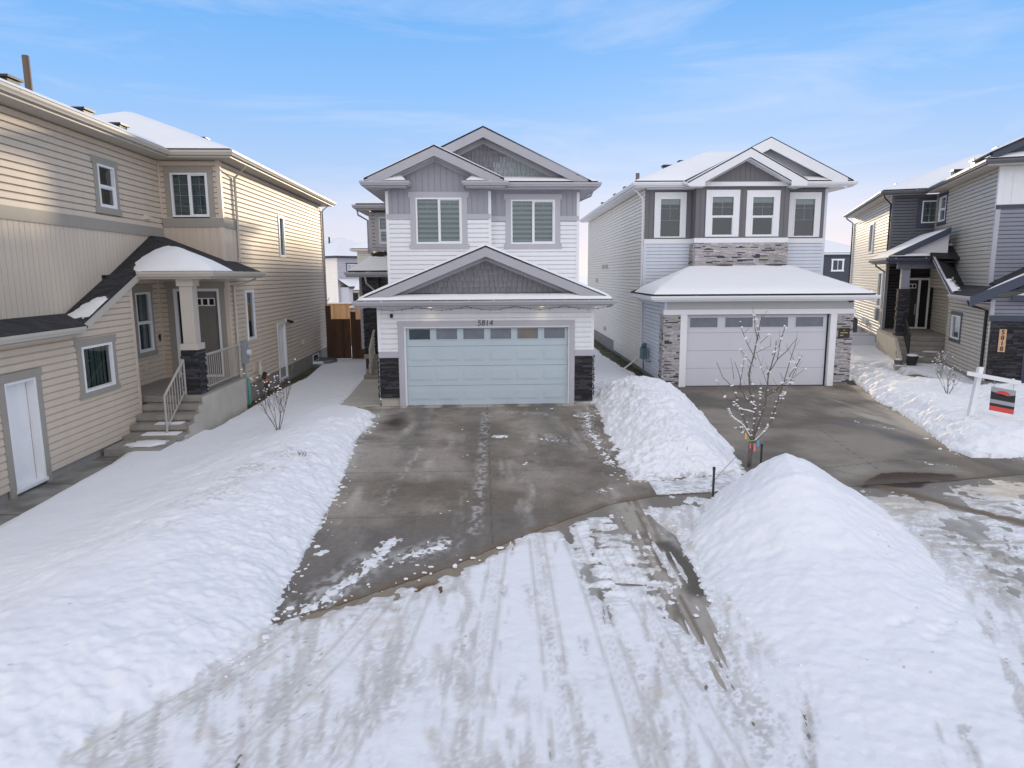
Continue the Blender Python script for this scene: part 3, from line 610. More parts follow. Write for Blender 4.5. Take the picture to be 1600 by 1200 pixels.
    for F in (Face((cx0, cy0), (cx1, cy0)), Face((cx1, cy0), (cx1, cy1)), Face((cx0, cy1), (cx0, cy0))): stones(c, F, .95, 2.12, seed=5, d0=.02, hs=(.04, .07))
    c.box(cx0, cx1, cy0, cy1, .95, 2.12); co = H.part('column_base', c, 'st_dark')
    c = MB(); c.box(cx0 - .02, cx1 + .02, cy0 - .02, cy1 + .02, 2.12, 2.28); c.box(cx0 + .05, cx1 - .05, cy0 + .05, cy1 - .05, 2.28, 3.8); c.box(cx0, cx1, cy0, cy1, 3.76, 3.97); H.part('column', c, 'taupe_l')
    def railing(p0, p1, z0, z1, h, n, name='railing'):
        g = MB(); a = Vector((p0[0], p0[1], z0)); b = Vector((p1[0], p1[1], z1)); U = Vector((0, 0, 1))
        for q in (a, b): g.tube([q - U * .0, q + U * h], .03, 4)
        g.tube([a + U * h, b + U * h], .035, 4); g.tube([a + U * .12, b + U * .12], .02, 4)
        for i in range(1, n): q = a + (b - a) * i / n; g.tube([q + U * .12, q + U * h], .012, 4)
        return H.part(name, g, 'rail')
    H.railing = railing
    railing((-7.62, 16.75), (-7.62, 17.98), .21, .95, .92, 8); railing((-7.26, 18.5), (-7.26, 21.1), .95, .95, .98, 18)
    downspout(H, [(XE - .02, W + .9, 7.5), (XE - .05, W + .95, 7.3), (X3 + .07, W + 1.05, 7.0), (X3 + .07, W + 1.05, 4.6), (X3 + .12, W + .95, 4.42)], 'taupe_l')
    downspout(H, [(XE - .02, YB - .2, 7.5), (XE - .1, YB - .15, 7.35), (X3 + .07, YB - .05, 7.1), (X3 + .07, YB - .05, .2)], 'taupe_l')
    downspout(H, [(XL - .1, W + .75, 4.05), (XL - .15, W + .65, 3.9), (X3 + .09, W + .3, 3.7), (X3 + .09, W + .28, .15), (X3 + .2, W + .2, 0)], 'taupe_l')
    sn = MB(); sn.box(-8.0, -7.35, 16.93, 17.2, .39, .405); sn.box(-8.15, -7.3, 16.53, 16.88, .21, .225); H.part('step_snow', sn, 'snow', st); sn = MB(); sn.blob((-7.8, 16.1, .115), .46, .40, .035, 4, 3); H.part('landing_snow', sn, 'snow', smooth=True)
    return H
HA = house_beige()

# ================================================================== white house 5814 (centre)
def garage_door(H, F, u0, u1, z0, z1, m, nw, wz, wh, gap, panel=True, frost='frost', first=None, off=-.12, rows=4):
    d = MB(); n = rows; h = (z1 - z0) / n
    for i in range(n): d.fbox(F, u0, u1, z0 + i * h + .004, z0 + (i + 1) * h - .004, off - .04, off)
    cw = (u1 - u0) / nw
    if panel:
        for i in range(n - 1):
            for j in range(nw):
                a = u0 + j * cw + cw * .10; b = u0 + (j + 1) * cw - cw * .10; p = z0 + i * h + .17; q = z0 + (i + 1) * h - .13
                d.fbox(F, a, b, p, q, off - .001, off + .011); d.fbox(F, a + .03, b - .03, p + .03, q - .03, off + .010, off + .020)
    o = H.part('garage_door', d, m)
    for j in range(nw):
        c = u0 + (j + .5) * cw; ww = cw * gap / 2
        g = MB(); g.fbox(F, c - ww, c + ww, wz, wz + wh, off, off + .01); fr = MB()
        for a, b, p, q in ((c - ww - .025, c + ww + .025, wz - .025, wz), (c - ww - .025, c + ww + .025, wz + wh, wz + wh + .025), (c - ww - .025, c - ww, wz, wz + wh), (c + ww, c + ww + .025, wz, wz + wh)): fr.fbox(F, a, b, p, q, off, off + .018)
        H.part('door_light_frame', fr, m, o); H.part('door_light', g, first if (first and j == 0) else (frost if not (frost == 'frost' and j == 4) else 'frostl'), o)
    g = MB(); g.fbox(F, u0, u1, z0 - .03, z0 + .004, off - .04, off + .01); H.part('door_seal', g, 'rubber', o)
    return o
def house_white():
    H = Thing('house', (0, 26, .1), 2.4, 'white and grey two storey house numbered 5814 with three gables and blue-grey garage door', 'house')
    G, XL, XR, U, U2, YB = 20.35, -3.1, 3.3, 22.65, 23.0, 34.
    GF = Face((XL, G), (XR, G)); g0 = -XL
    m = MB(); op = [(-2.36 + g0, 2.62 + g0, 0, 2.5)]
    lap(m, GF, 1.7, 3.2, op)
    GR = Face((XR, G), (XR, U2)); GL = Face((XL, U), (XL, G)); lap(m, GR, .3, 3.2); lap(m, GL, .3, 3.2)
    UL = Face((-3.05, U), (.29, U)); UR = Face((.29, U2), (3.2, U2)); u0 = 3.05
    wl = (-2.11 + u0, -.64 + u0, 5.0, 6.45); wr = (.96 - .29, 2.41 - .29, 5.0, 6.42)
    lap(m, UL, 3.2, 5.78, [wl]); lap(m, UR, 3.2, 5.74, [wr])
    UE = Face((3.2, U2), (3.2, YB)); lap(m, UE, .3, 6.62); SL = Face((-3.05, YB), (-3.05, U)); lap(m, SL, .3, 6.62)
    RT = Face((.29, U), (.29, U2)); lap(m, RT, 3.2, 6.62)
    m.poly([(-3.05, YB, 0), (3.2, YB, 0), (3.2, YB, 6.6), (-3.05, YB, 6.6)])
    H.part('wall', m, 'white')
    m = MB(); battens(m, UL, 5.93, 7.6, [wl], c=.2, top=lambda s: min(7.75, 7.66 - .46 * abs(s - (-1.45 + u0))) if -2.7 + u0 < s < -.25 + u0 else 6.78); battens(m, UR, 5.9, 6.76, [wr], c=.2)
    H.part('batten_wall', m, 'batt')
    f = MB(); f.box(XL + .02, XR - .02, G + .7, YB, -.3, .36); f.box(XL + .02, -2.52, G + .02, G + .72, -.3, .355); f.box(2.74, XR - .02, G + .02, G + .72, -.3, .355); H.part('foundation', f, 'concl')
    t = MB()
    for p, q in spans(0, 3.34, [(wl[0] - .1, wl[1] + .1)]): t.fbox(UL, p, q, 5.78, 5.94, 0, .03)
    for p, q in spans(0, UR.len, [(wr[0] - .1, wr[1] + .1)]): t.fbox(UR, p, q, 5.74, 5.90, 0, .03)
    t.fbox(GF, 0, -2.52 + g0, 1.58, 1.76, 0, .07); t.fbox(GF, 2.74 + g0, GF.len, 1.58, 1.76, 0, .07); H.part('band_board', t, 'ltgray')
    t = MB(); w_ = .07
    t.box(XL - .02, XL + w_, G - .022, G + w_, 1.76, 3.2); t.box(XR - w_, XR + .02, G - .022, G + w_, 1.76, 3.2)
    t.box(-3.07, -3.05 + w_, U - .022, U + w_, 3.3, 6.65); t.box(.29 - w_, .31, U - .022, U + w_, 3.5, 6.65); t.box(3.2 - w_, 3.22, U2 - .022, U2 + w_, 3.3, 6.65); H.part('corner_post', t, 'whitep')
    for k, (wd, F) in enumerate(((wl, UL), (wr, UR))):
        window(H, F, *wd[:2], *wd[2:], 'slider', (.18, .18, .16), 'ltgray', grid=[(wd[0] + .36, wd[0] + .37, 6.0, 6.4), (wd[0] + 1.08, wd[0] + 1.09, 6.0, 6.4)])
    # garage door surround
    t = MB(); t.fbox(GF, -2.52 + g0, -2.36 + g0, 0, 2.66, -.12, .05); t.fbox(GF, 2.6 + g0, 2.74 + g0, 0, 2.66, -.12, .05); t.fbox(GF, -2.36 + g0, 2.6 + g0, 2.5, 2.66, -.12, .049); to = H.part('door_surround', t, 'ltgray')
    t = MB(); t.fbox(GF, -2.36 + g0, -2.30 + g0, .08, 2.5, -.11, -.02); t.fbox(GF, 2.55 + g0, 2.60 + g0, .08, 2.5, -.11, -.02); H.part('weatherstrip', t, 'vinyl', to)
    garage_door(H, GF, -2.30 + g0, 2.55 + g0, .1, 2.49, 'door_g', 6, 2.10, .31, .77, first='glassd')
    t = MB(); t.fbox(GF, -2.5 + g0, 2.7 + g0, .1, 2.6, -.6, -.58); H.part('dark_backing', t, 'dark')
    text(H, GF, .06 + g0, 2.585, '5814', .235, 'black', 'house_number', o=.055, shear=.12)
    s = MB()
    for F, a, b, sd in ((GF, 0, -2.52 + g0, 1), (GF, 2.74 + g0, GF.len, 2), (GR, 0, .6, 3), (GL, GL.len - .6, GL.len, 4)): stones(s, F, .36 if sd != 2 else .2, 1.58, a, b, seed=sd, d0=.045)
    H.part('stone_veneer', s, 'st_dark')
    # garage roof
    ax, az, E0, E1, YG = .1, 4.82, -3.62, 3.8, 19.95; k = .41; ze = az - k * (ax - E0)
    r = MB(); lf = [(ax, YG, az), (E0, YG, ze), (E0, U, ze), (ax, U, az)]; rf = [(E1, YG, ze), (ax, YG, az), (ax, U2, az), (E1, U2, ze)]
    pent = [(E0, G - .47, 3.27), (E1, G - .47, 3.27), (E1 - .2, G + .02, 3.47), (E0 + .2, G + .02, 3.47)]
    for p in (lf, rf, pent): r.slab(p, .045)
    ro = H.part('garage_roof', r, 'shingle')
    for i, p in enumerate((lf, rf)): snow_on(H, [p], .07, .15, res=.15, seed=i, parent=ro)
    snow_on(H, [[(E0, G - .46, 3.28), (E1, G - .46, 3.28), (E1 - .25, G - .13, 3.41), (E0 + .2, G - .13, 3.41)]], .075, .1, res=.1, seed=8, parent=ro)
    shk = MB(); ZF = Face((XL, G - .01), (XR, G - .01)); shakes(shk, ZF, 3.47, 4.5, lambda z: (ax + g0 - (4.5 - z) / k, ax + g0 + (4.5 - z) / k) if z < 4.45 else None, c=.165); H.part('gable_shakes', shk, 'shake')
    RB = Face((E0, YG + .04), (E1, YG + .04)); c = ax - E0; L_ = E1 - E0
    rake(H, RB, [(.05, az - k * (c - .05) - .03), (c, az - .03), (L_ - .05, az - k * (L_ - .05 - c) - .03)], .27, 0, .04, 'gutter_g')
    FB = Face((E0, G - .03), (E1, G - .03)); rake(H, FB, [(c - 2.9, az - .24 - k * 2.9), (c, az - .24), (c + 2.9, az - .24 - k * 2.9)], .17, 0, .03, 'gutter_g', 'frieze_board')
    eaves(H, [(E0, U), (E0, G - .45), (E1, G - .45), (E1, U2)], 3.12, 'gutter_g', soff='ltgray', inner=.5, fw=.13)
    lights = MB()
    for i in range(5):   # string of unlit bulbs drooping below the gutter
        a = E0 + .3 + i * 1.42; P = [(a + 1.42 * t / 10, G - .5, 3.1 - .10 * math.sin(math.pi * t / 10) - .0) for t in range(11)]; lights.tube(P, .006, 4)
        for q in P[1::2]: lights.blob((q[0], q[1], q[2] - .02), .012, .012, .022, 1)
    H.part('light_string', lights, 'rubber')
    for x in (-1.54, 1.74):
        l = MB(); l.tube([(x, G - .22, 3.085), (x, G - .22, 3.06)], .06, 12); lo = H.part('soffit_light', l, 'lamp')
        ld = bpy.data.lights.new('soffit_lamp', 'SPOT'); ld.energy = 1.6; ld.spot_size = R(120); ld.spot_blend = 1; ld.color = (1, .9, .55); ld.shadow_soft_size = .05
        lb = bpy.data.objects.new('soffit_lamp', ld); COL.objects.link(lb); lb.parent = H.o; lb.location = (x - H.c[0], G - .2 - H.c[1], 3.02 - H.c[2])
    v = MB(); v.blob(GF.p(-2.69 + g0, 2.81, .06), .05, .05, .05, 2, 2); v.fbox(GF, -2.73 + g0, -2.65 + g0, 2.84, 2.88, 0, .06); H.part('camera_dome', v, 'black')
    # main roof
    mx_, mz, e0, e1, ym = .08, 8.62, -3.65, 3.72, 22.5; km = .47; zl = mz - km * (mx_ - e0)
    r = MB(); lf = [(mx_, ym, mz), (e0, ym, zl), (e0, YB + .4, zl), (mx_, YB + .4, mz)]; rf = [(e1, ym, zl), (mx_, ym, mz), (mx_, YB + .4, mz), (e1, YB + .4, zl)]
    px, pz, pe0, pe1, yp = -1.45, 7.98, -3.65, .72, 22.12; kp = (pz - 6.98) / (px - pe0)
    l2 = [(px, yp, pz), (pe0, yp, 6.98), (pe0, 24., 6.98), (px, 26., pz)]; r2 = [(pe1, yp, 6.98), (px, yp, pz), (px, 26, pz), (pe1, 24, 6.98)]
    pent = [(.5, 22.5, 6.94), (3.75, 22.5, 6.94), (3.5, 23.02, 7.1), (.5, 23.02, 7.1)]
    rt1 = [(-3.65, 22.12, 6.92), (-2.35, 22.12, 6.92), (-2.5, 22.6, 7.1), (-3.4, 22.6, 7.1)]; rt2 = [(-.48, 22.12, 6.92), (.72, 22.12, 6.92), (.5, 22.6, 7.1), (-.3, 22.6, 7.1)]
    for p in (lf, rf, l2, r2, pent, rt1, rt2): r.slab(p, .045)
    ro = H.part('roof', r, 'shingle')
    for i, p in enumerate((l2, r2)): snow_on(H, [p], .055, .15, res=.15, seed=20 + i, parent=ro)
    snow_on(H, [pent], .06, .08, res=.1, seed=22, parent=ro); snow_on(H, [rt1], .09, .12, res=.08, seed=23, parent=ro); snow_on(H, [rt2], .09, .12, res=.08, seed=24, parent=ro)
    snow_on(H, [rf], .04, .3, res=.4, seed=25, parent=ro); snow_on(H, [lf], .04, .3, res=.4, seed=26, parent=ro)
    MG = Face((-3.2, 23.0), (3.4, 23.0)); shk = MB(); cc = mx_ + 3.2
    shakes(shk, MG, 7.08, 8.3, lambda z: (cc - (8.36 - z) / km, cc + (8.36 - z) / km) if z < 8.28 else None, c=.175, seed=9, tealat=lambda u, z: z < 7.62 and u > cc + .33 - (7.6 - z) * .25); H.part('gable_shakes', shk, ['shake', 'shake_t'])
    RB = Face((e0, ym + .04), (e1, ym + .04)); c = mx_ - e0; L_ = e1 - e0; rake(H, RB, [(.3, mz - km * (c - .3) - .03), (c, mz - .03), (L_ - .3, mz - km * (L_ - .3 - c) - .03)], .30, 0, .04, 'gutter_g')
    FB = Face((e0, 22.97), (e1, 22.97)); rake(H, FB, [(c - 3.1, mz - .26 - km * 3.1), (c, mz - .26), (c + 3.1, mz - .26 - km * 3.1)], .2, 0, .03, 'gutter_g', 'frieze_board')
    RB = Face((pe0, yp + .04), (pe1, yp + .04)); c = px - pe0; L_ = pe1 - pe0; rake(H, RB, [(.12, pz - kp * (c - .12) - .03), (c, pz - .03), (L_ - .12, pz - kp * (L_ - .12 - c) - .03)], .29, 0, .04, 'gutter_g')
    FB = Face((pe0, U - .035), (pe1, U - .035)); rake(H, FB, [(c - 1.5, pz - .25 - kp * 1.5), (c, pz - .25), (c + 1.5, pz - .25 - kp * 1.5)], .19, 0, .035, 'gutter_g', 'frieze_board')
    s = MB()   # boxed soffit under the small gable between the returns
    s.prism(Face((pe0, yp + .08), (pe1, yp + .08)), [(.5, pz - .35 - kp * (c - .5)), (c, pz - .35), (L_ - .5, pz - .35 - kp * (L_ - .5 - c)), (L_ - .5, pz - .33 - kp * (L_ - .5 - c)), (c, pz - .33), (.5, pz - .33 - kp * (c - .5))], -.5, 0)
    H.part('soffit', s, 'ltgray')
    eaves(H, [(e0, YB), (e0, 22.12), (-2.35, 22.12), (-2.35, 22.6)], 6.75, 'gutter_g', soff='ltgray', inner=.6, fw=.14)
    eaves(H, [(-.48, 22.6), (-.48, 22.12), (.74, 22.12), (.74, 22.5), (e1, 22.5), (e1, YB)], 6.75, 'gutter_g', soff='ltgray', inner=.55, fw=.14)
    downspout(H, [(e1 + .05, 23.6, 6.8), (e1 - .02, 23.7, 6.62), (3.27, 23.9, 6.42), (3.27, 23.9, 3.5)], 'gutter_g')
    # side bump-out with window, entry porch and steps
    BX, BY = -4.55, 28.6
    BF = Face((BX, BY), (-3.05, BY)); m = MB(); ow = [(.38, 1.35, 5.28, 6.34)]; lap(m, BF, 5.0, 6.55, ow); lap(m, Face((BX, 33), (BX, BY)), 3.0, 6.55); lap(m, Face((-4.4, 33), (-4.4, 28.2)), .9, 4.0); lap(m, Face((-4.4, 28.9), (-3.05, 28.9)), .9, 4.1)
    H.part('side_wall', m, 'graysid', label='grey sided bump-out above the side entry')
    window(H, BF, .38, 1.35, 5.28, 6.34, 'hung', (.16, .14, .16), 'ltgray', ears=0)
    t = MB(); t.box(BX - .02, BX + .1, BY - .02, BY + .1, 5, 6.55); t.box(BX, -3.05, BY - .022, BY, 5.0, 5.09); t.box(-5.18, -5.0, 29.25, 29.45, .9, 4.0); H.part('corner_post', t, 'ltgray')
    r = MB(); a = (BX - .45, BY - .5, 6.82); p1 = [a, (-3.06, BY - .5, 6.82), (-3.06, BY + 1.1, 7.45)]; p2 = [(BX - .45, 33, 6.82), a, (-3.06, BY + 1.1, 7.45), (-3.06, 33, 7.45)]
    e = (-5.2, 27.0, 4.18); p3 = [e, (-3.06, 27.0, 4.18), (-3.06, 28.6, 4.95), (-4.3, 28.6, 4.95)]; p4 = [(-5.2, 31, 4.18), e, (-4.3, 28.6, 4.95), (-4.3, 31, 4.95)]
    for p in (p1, p2, p3, p4): r.slab(p, .04)
    ro = H.part('entry_roof', r, 'shingle'); snow_on(H, [p1], .08, .2, res=.1, seed=31, parent=ro)
    snow_on(H, [p3], .07, .2, res=.05, seed=32, parent=ro, keep=lambda x, y, z: .5 * ((4.78 + .12 * ss((-4.3 - x) / .4) - z) + .35 * (fbm(x * 2.2, y * 9, 5) - .5)) * np.where(x > -3.22 + .25 * fbm(x * 3, y * 14, 8), 0, 1) - np.where(x > -3.22 + .25 * fbm(x * 3, y * 14, 8), .05, 0))
    eaves(H, [(BX - .45, 33), (BX - .45, BY - .5), (-3.1, BY - .5)], 6.62, 'gutter_g', inner=.45, fw=.14); eaves(H, [(-5.2, 31), (-5.2, 27.0), (-3.1, 27.0)], 3.98, 'gutter_g', inner=.9, fw=.14)
    downspout(H, [(BX - .42, BY - .3, 6.6), (BX - .4, BY - .28, 6.4), (BX - .06, BY - .05, 6.2), (BX - .06, BY - .05, 4.9)], 'gutter_g')
    downspout(H, [(-4.55, 26.95, 4.0), (-4.5, 27.0, 3.7), (-4.2, 27.15, 3.4)], 'gutter_g')
    s = MB(); x0, x1, y0, y1 = -4.68, -4.05, 27.15, 27.6
    for F in (Face((x0, y0), (x1, y0)), Face((x0, y1), (x0, y0))): stones(s, F, .85, 3.95, seed=7, d0=.02)
    s.box(x0, x1, y0, y1, .85, 3.95); H.part('column', s, 'st_dark')
    s = MB(); s.box(-4.72, -3.1, 27.1, 28.9, .75, .92); st = MB()
    for i in range(5): st.box(-4.42 - .04 * i, -3.12, 27.1 - .32 * (i + 1), 27.1 - .32 * i + .04, .76 - .165 * (i + 1) - .05 + .05, .92 - .165 * (i + 1) + .0)
    H.part('porch_floor', s, 'conc'); H.part('porch_steps', st, 'agg')
    s = MB(); s.box(-4.66, -3.1, 27.12, 28.9, -.2, .75); H.part('porch_skirt', s, 'black')
    g = MB(); a = Vector((-4.3, 25.95, .3)); b = Vector((-4.3, 27.15, .92)); Uv = Vector((0, 0, .95))
    for q in (a, b): g.tube([q, q + Uv], .04, 4)
    g.tube([a + Uv, b + Uv], .045, 4)
    for i in range(1, 6): q = a + (b - a) * i / 6; g.tube([q + Uv * .1, q + Uv], .014, 4)
    H.part('railing', g, 'taupe_l')
    return H
HB = house_white()

# ================================================================== stone and cream house (right of centre)
def house_stone():
    H = Thing('house', (9.5, 32, -.1), .8, 'pale house with grey ledgestone, four upper windows in dark grey cladding, white garage door', 'house')
    G, XL, XR, U, UB, YB = 24.6, 5.87, 12.7, 28.6, 28.0, 47.
    GF = Face((XL, G), (XR, G)); g = lambda x: x - XL
    m = MB(); SD = Face((XL, YB), (XL, U)); n = YB - 35.7
    lap(m, SD, .55, 7.4); lap(m, SD, .08, .55, u0=n)
    m.poly([(XL, YB, 0), (13.3, YB, 0), (13.3, YB, 7.4), (XL, YB, 7.4)]); m.poly([(13.34, U, 0), (13.34, YB, 0), (13.34, YB, 7.4), (13.34, U, 7.4)])
    H.part('side_wall', m, 'cream', label='cream siding with blank side wall')
    m = MB(); GS = Face((XL, U), (XL, G)); lap(m, GS, .08, 3.1); lap(m, Face((12.7, G), (12.7, U)), .08, 3.1)
    UF = Face((XL, U), (13.34, U)); BF = Face((7.8, UB), (11.55, UB)); BL = Face((7.8, U), (7.8, UB)); BR = Face((11.55, UB), (11.55, U)); b = lambda x: x - 7.8
    lap(m, UF, 3.1, 5.22, u1=g(7.8)); lap(m, UF, 3.1, 5.22, u0=g(11.55)); H.part('wall', m, 'bluegray')
    m = MB(); w1 = (g(6.47), g(7.37), 5.46, 7.05); w4 = (g(11.99), g(12.9), 5.46, 7.03); w2 = (b(8.40), b(9.35), 5.46, 7.07); w3 = (b(10.03), b(10.97), 5.46, 7.05)
    battens(m, UF, 5.4, 7.4, [w1], u1=g(7.8), c=.19); battens(m, UF, 5.4, 7.4, [w4], u0=g(11.55), c=.19); battens(m, BF, 5.4, 7.5, [w2, w3], c=.19); battens(m, BL, 5.4, 7.5, c=.2); battens(m, BR, 5.4, 7.5, c=.2)
    H.part('batten_wall', m, 'dgray')
    f = MB(); f.box(XL + .03, 12.67, G + .7, YB, -.5, .55); f.box(XL + .03, 6.43, G + .03, G + .72, -.5, .545); f.box(12.1, 12.67, G + .03, G + .72, -.5, .545); H.part('foundation', f, 'conc')
    t = MB(); t.fbox(UF, 0, g(7.8), 5.22, 5.41, 0, .03); t.fbox(UF, g(11.55) , UF.len, 5.22, 5.41, 0, .03); t.fbox(BF, -.03, BF.len + .03, 5.22, 5.41, 0, .035); t.fbox(BL, 0, .6, 5.22, 5.41, 0, .03); t.fbox(BR, 0, .6, 5.22, 5.41, 0, .03)
    H.part('band_board', t, 'whitep')
    t = MB(); t.box(XL - .02, XL + .1, U - .02, U + .08, 3.3, 5.22); t.box(13.26, 13.36, U - .02, U + .08, 3.3, 7.4); t.box(XL - .02, XL + .06, G - .02, G + .06, 2.72, 3.1); H.part('corner_post', t, 'bluegray')
    gr = lambda w, hung: [((w[0] + w[1]) / 2 - .006, (w[0] + w[1]) / 2 + .006, (6.27 if hung else 6.15), w[3] - .05), (w[0] + .05, w[1] - .05, 6.62, 6.632)] + ([] if hung else [(w[0] + .05, w[1] - .05, 6.15, 6.162)])
    for w_, F, k in ((w1, UF, 'fixed'), (w4, UF, 'fixed'), (w2, BF, 'hung'), (w3, BF, 'hung')):
        window(H, F, *w_, k, (.20, .22, 0), 'whitep', blind='top', grid=gr(w_, k == 'hung'), ears=0, glass='glass')
    # garage front
    t = MB(); t.fbox(GF, 0, GF.len, 2.72, 3.12, -.05, .01); H.part('header_panel', t, 'panel')
    t = MB(); t.fbox(GF, -.07, GF.len + .05, 2.54, 2.72, -.02, .09); H.part('header_board', t, 'whitep')
    t = MB(); t.fbox(GF, g(6.43), g(6.67), -.1, 2.54, -.1, .07); t.fbox(GF, g(11.87), g(12.1), -.1, 2.54, -.1, .07); H.part('door_surround', t, 'whitep')
    garage_door(H, GF, g(6.67), g(11.81), -.08, 2.52, 'door_w', 4, 2.07, .35, .78, panel=False, off=-.10)
    t = MB(); t.fbox(GF, g(6.6), g(11.9), -.1, 2.6, -.6, -.58); t.fbox(GF, g(11.81), g(11.87), -.1, 2.54, -.13, -.09); H.part('dark_backing', t, 'black')
    s = MB(); stones(s, GF, .05, 2.54, 0, g(6.43), seed=1, hs=(.026, .048), ls=(.1, .34)); H.part('stone_veneer', s, 'st_light')
    s = MB(); stones(s, GF, .05, 2.54, g(12.1), GF.len, seed=2, hs=(.026, .048), ls=(.1, .34)); H.part('stone_veneer', s, 'st_light')
    s = MB(); stones(s, GS, .05, 2.54, GS.len - .55, GS.len + .04, seed=3, hs=(.03, .06), ls=(.08, .2)); H.part('stone_veneer', s, 'st_light')
    s = MB(); stones(s, BF, 4.0, 5.22, seed=4, hs=(.035, .065), ls=(.12, .42)); H.part('stone_veneer', s, 'st_light'); s = MB(); stones(s, BL, 4.0, 5.22, seed=5, ls=(.08, .2)); H.part('stone_veneer', s, 'st_light'); s = MB(); stones(s, BR, 4.0, 5.22, seed=6, ls=(.08, .2)); H.part('stone_veneer', s, 'st_light')
    p = MB(); p.fbox(GF, g(12.18), g(12.58), 1.66, 2.02, .07, .09); po = H.part('plaque', p, 'black'); p = MB()
    for z, a, c in ((1.93, .17, .22), (1.84, .06, .33), (1.75, .05, .17)): p.fbox(GF, g(12.18) + a, g(12.18) + c, z, z + .025, .09, .094)
    H.part('plaque_detail', p, 'gold', po)
    v = MB(); v.fbox(GF, g(12.5), g(12.62), 2.95, 3.03, .0, .12); H.part('camera', v, 'black')
    # garage roof
    E0, E1, YE, ze, zt = 5.35, 13.2, 24.1, 3.27, 4.27
    fr = [(E0, YE, ze), (E1, YE, ze), (11.75, UB, zt), (7.75, UB, zt)]; lf = [(E0, U, ze), (E0, YE, ze), (7.75, UB, zt), (7.75, U, zt)]; rt = [(E1, YE, ze), (E1, U, ze), (11.75, U, zt), (11.75, UB, zt)]
    r = MB()
    for q in (fr, lf, rt): r.slab(q, .045)
    ro = H.part('garage_roof', r, 'shingle')
    snow_on(H, [[(E0, YE + .01, ze), (E1, YE + .01, ze), (11.75, UB - .12, zt - .02), (7.70, UB - .12, zt - .02)], [(E0, U - .9, ze), (E0, YE + .01, ze), (7.70, UB - .12, zt - .02)]], .13, .35, res=.15, seed=41, parent=ro); snow_on(H, [rt], .1, .3, seed=43, parent=ro)
    eaves(H, [(E0, U), (E0, YE), (E1, YE), (E1, U)], 3.07, 'whitep', inner=.55, fw=.14, clumps=False)
    v = MB(); roof_vent(v, 8.95, 27.75, 4.22, .42, .13); roof_vent(v, 10.95, 27.75, 4.22, .42, .13); H.part('roof_vent', v, 'black', ro)
    # main roof: hip behind, big gable to the right, small gable over the bay
    e0, e1, ye, zr, k = 5.37, 14.15, 28.1, 7.66, .45
    P = (9.2, 31.93, zr + k * 3.83)
    hf = [(e0, ye, zr), (11.5, ye, zr), (11.5, 31.93, P[2]), P]; hl = [(e0, YB, zr), (e0, ye, zr), P, (9.2, YB, P[2])]
    ax, az = 10.73, 9.33; kr = (az - zr) / (e1 - ax)
    gr_ = [(e1, ye, zr), (ax, ye, az), (ax, 36, az), (e1, YB, zr)]; gl = [(ax, ye, az), (ax - 3.4, ye, az - kr * 3.4), (ax - 3.4, ye + .3, az - kr * 3.4), (ax, 33, az)]
    bx, bz, yb = 9.74, 8.83, 27.5; kb = (bz - 7.62) / (12.0 - bx)
    br = [(12.02, yb, 7.61), (bx, yb, bz), (bx, 31, bz), (12.02, 29.5, 7.61)]; bl = [(bx, yb, bz), (7.38, yb, bz - kb * (bx - 7.38)), (7.38, 29, bz - kb * (bx - 7.38)), (bx, 31, bz)]
    pent = [(11.9, ye, 7.66), (e1, ye, 7.66), (e1 - .3, U + .02, 7.86), (11.7, U + .02, 7.86)]
    r = MB()
    for q in (hf, hl, gr_, gl, br, bl, pent): r.slab(q, .045)
    ro = H.part('roof', r, 'shingle')
    for i, (q, th) in enumerate(((hf, .09), (hl, .06), (gr_, .06), (br, .05), (bl, .04), (pent, .08))): snow_on(H, [q], th, .12 if i > 2 else .3, res=.3 if i < 3 else .15, seed=50 + i, parent=ro)
    w_ = MB(); w_.prism(Face((e0, U - .02), (e1, U - .02)), [(ax - 3.2 - e0, 7.7), (e1 - .35 - e0, 7.7), (ax - e0, az - .15)], -.05, 0); H.part('gable_panel', w_, 'ltgray')
    RB = Face((6, ye + .04), (e1, ye + .04)); c = ax - 6; rake(H, RB, [(c - 2.4, az - .03 - kr * 2.4), (c, az - .03), (e1 - 6 - .25, az - .03 - kr * (e1 - ax - .25))], .42, 0, .045, 'whitep')
    w_ = MB(); GBF = Face((7.38, UB - .01), (12.02, UB - .01)); c = bx - 7.38; battens(w_, GBF, 7.6, 8.5, c=.19, u0=c - 1.55, u1=c + 1.55, top=lambda s: 8.42 - kb * abs(s - c)); H.part('gable_battens', w_, 'dgray')
    RB = Face((7.38, yb + .045), (12.02, yb + .045)); L_ = 12.02 - 7.38
    t = MB()
    t.prism(RB, [(0, bz - kb * c - .03), (c, bz - .03), (c, bz - .36), (.62, bz - .36 - kb * (c - .62)), (.62, 7.38), (0, 7.38)], 0, .045); t.prism(RB, [(L_, bz - kb * (L_ - c) - .03), (L_, 7.38), (L_ - .62, 7.38), (L_ - .62, bz - .36 - kb * (L_ - .62 - c)), (c, bz - .36), (c, bz - .03)], 0, .045)
    H.part('rake_board', t, 'whitep')
    t = MB(); t.fbox(GBF, .3, L_ - .3, 7.44, 7.6, 0, .04); H.part('gable_sill', t, 'whitep')
    rake(H, GBF, [(c - 1.95, bz - .26 - kb * 1.95), (c, bz - .26), (c + 1.95, bz - .26 - kb * 1.95)], .17, 0, .04, 'whitep', 'frieze_board')
    t = MB(); t.box(7.42, 8.0, yb + .05, UB + .55, 7.36, 7.4); t.box(11.4, 11.98, yb + .05, UB + .55, 7.36, 7.4); t.box(8.0, 11.4, yb + .3, UB, 7.42, 7.44)
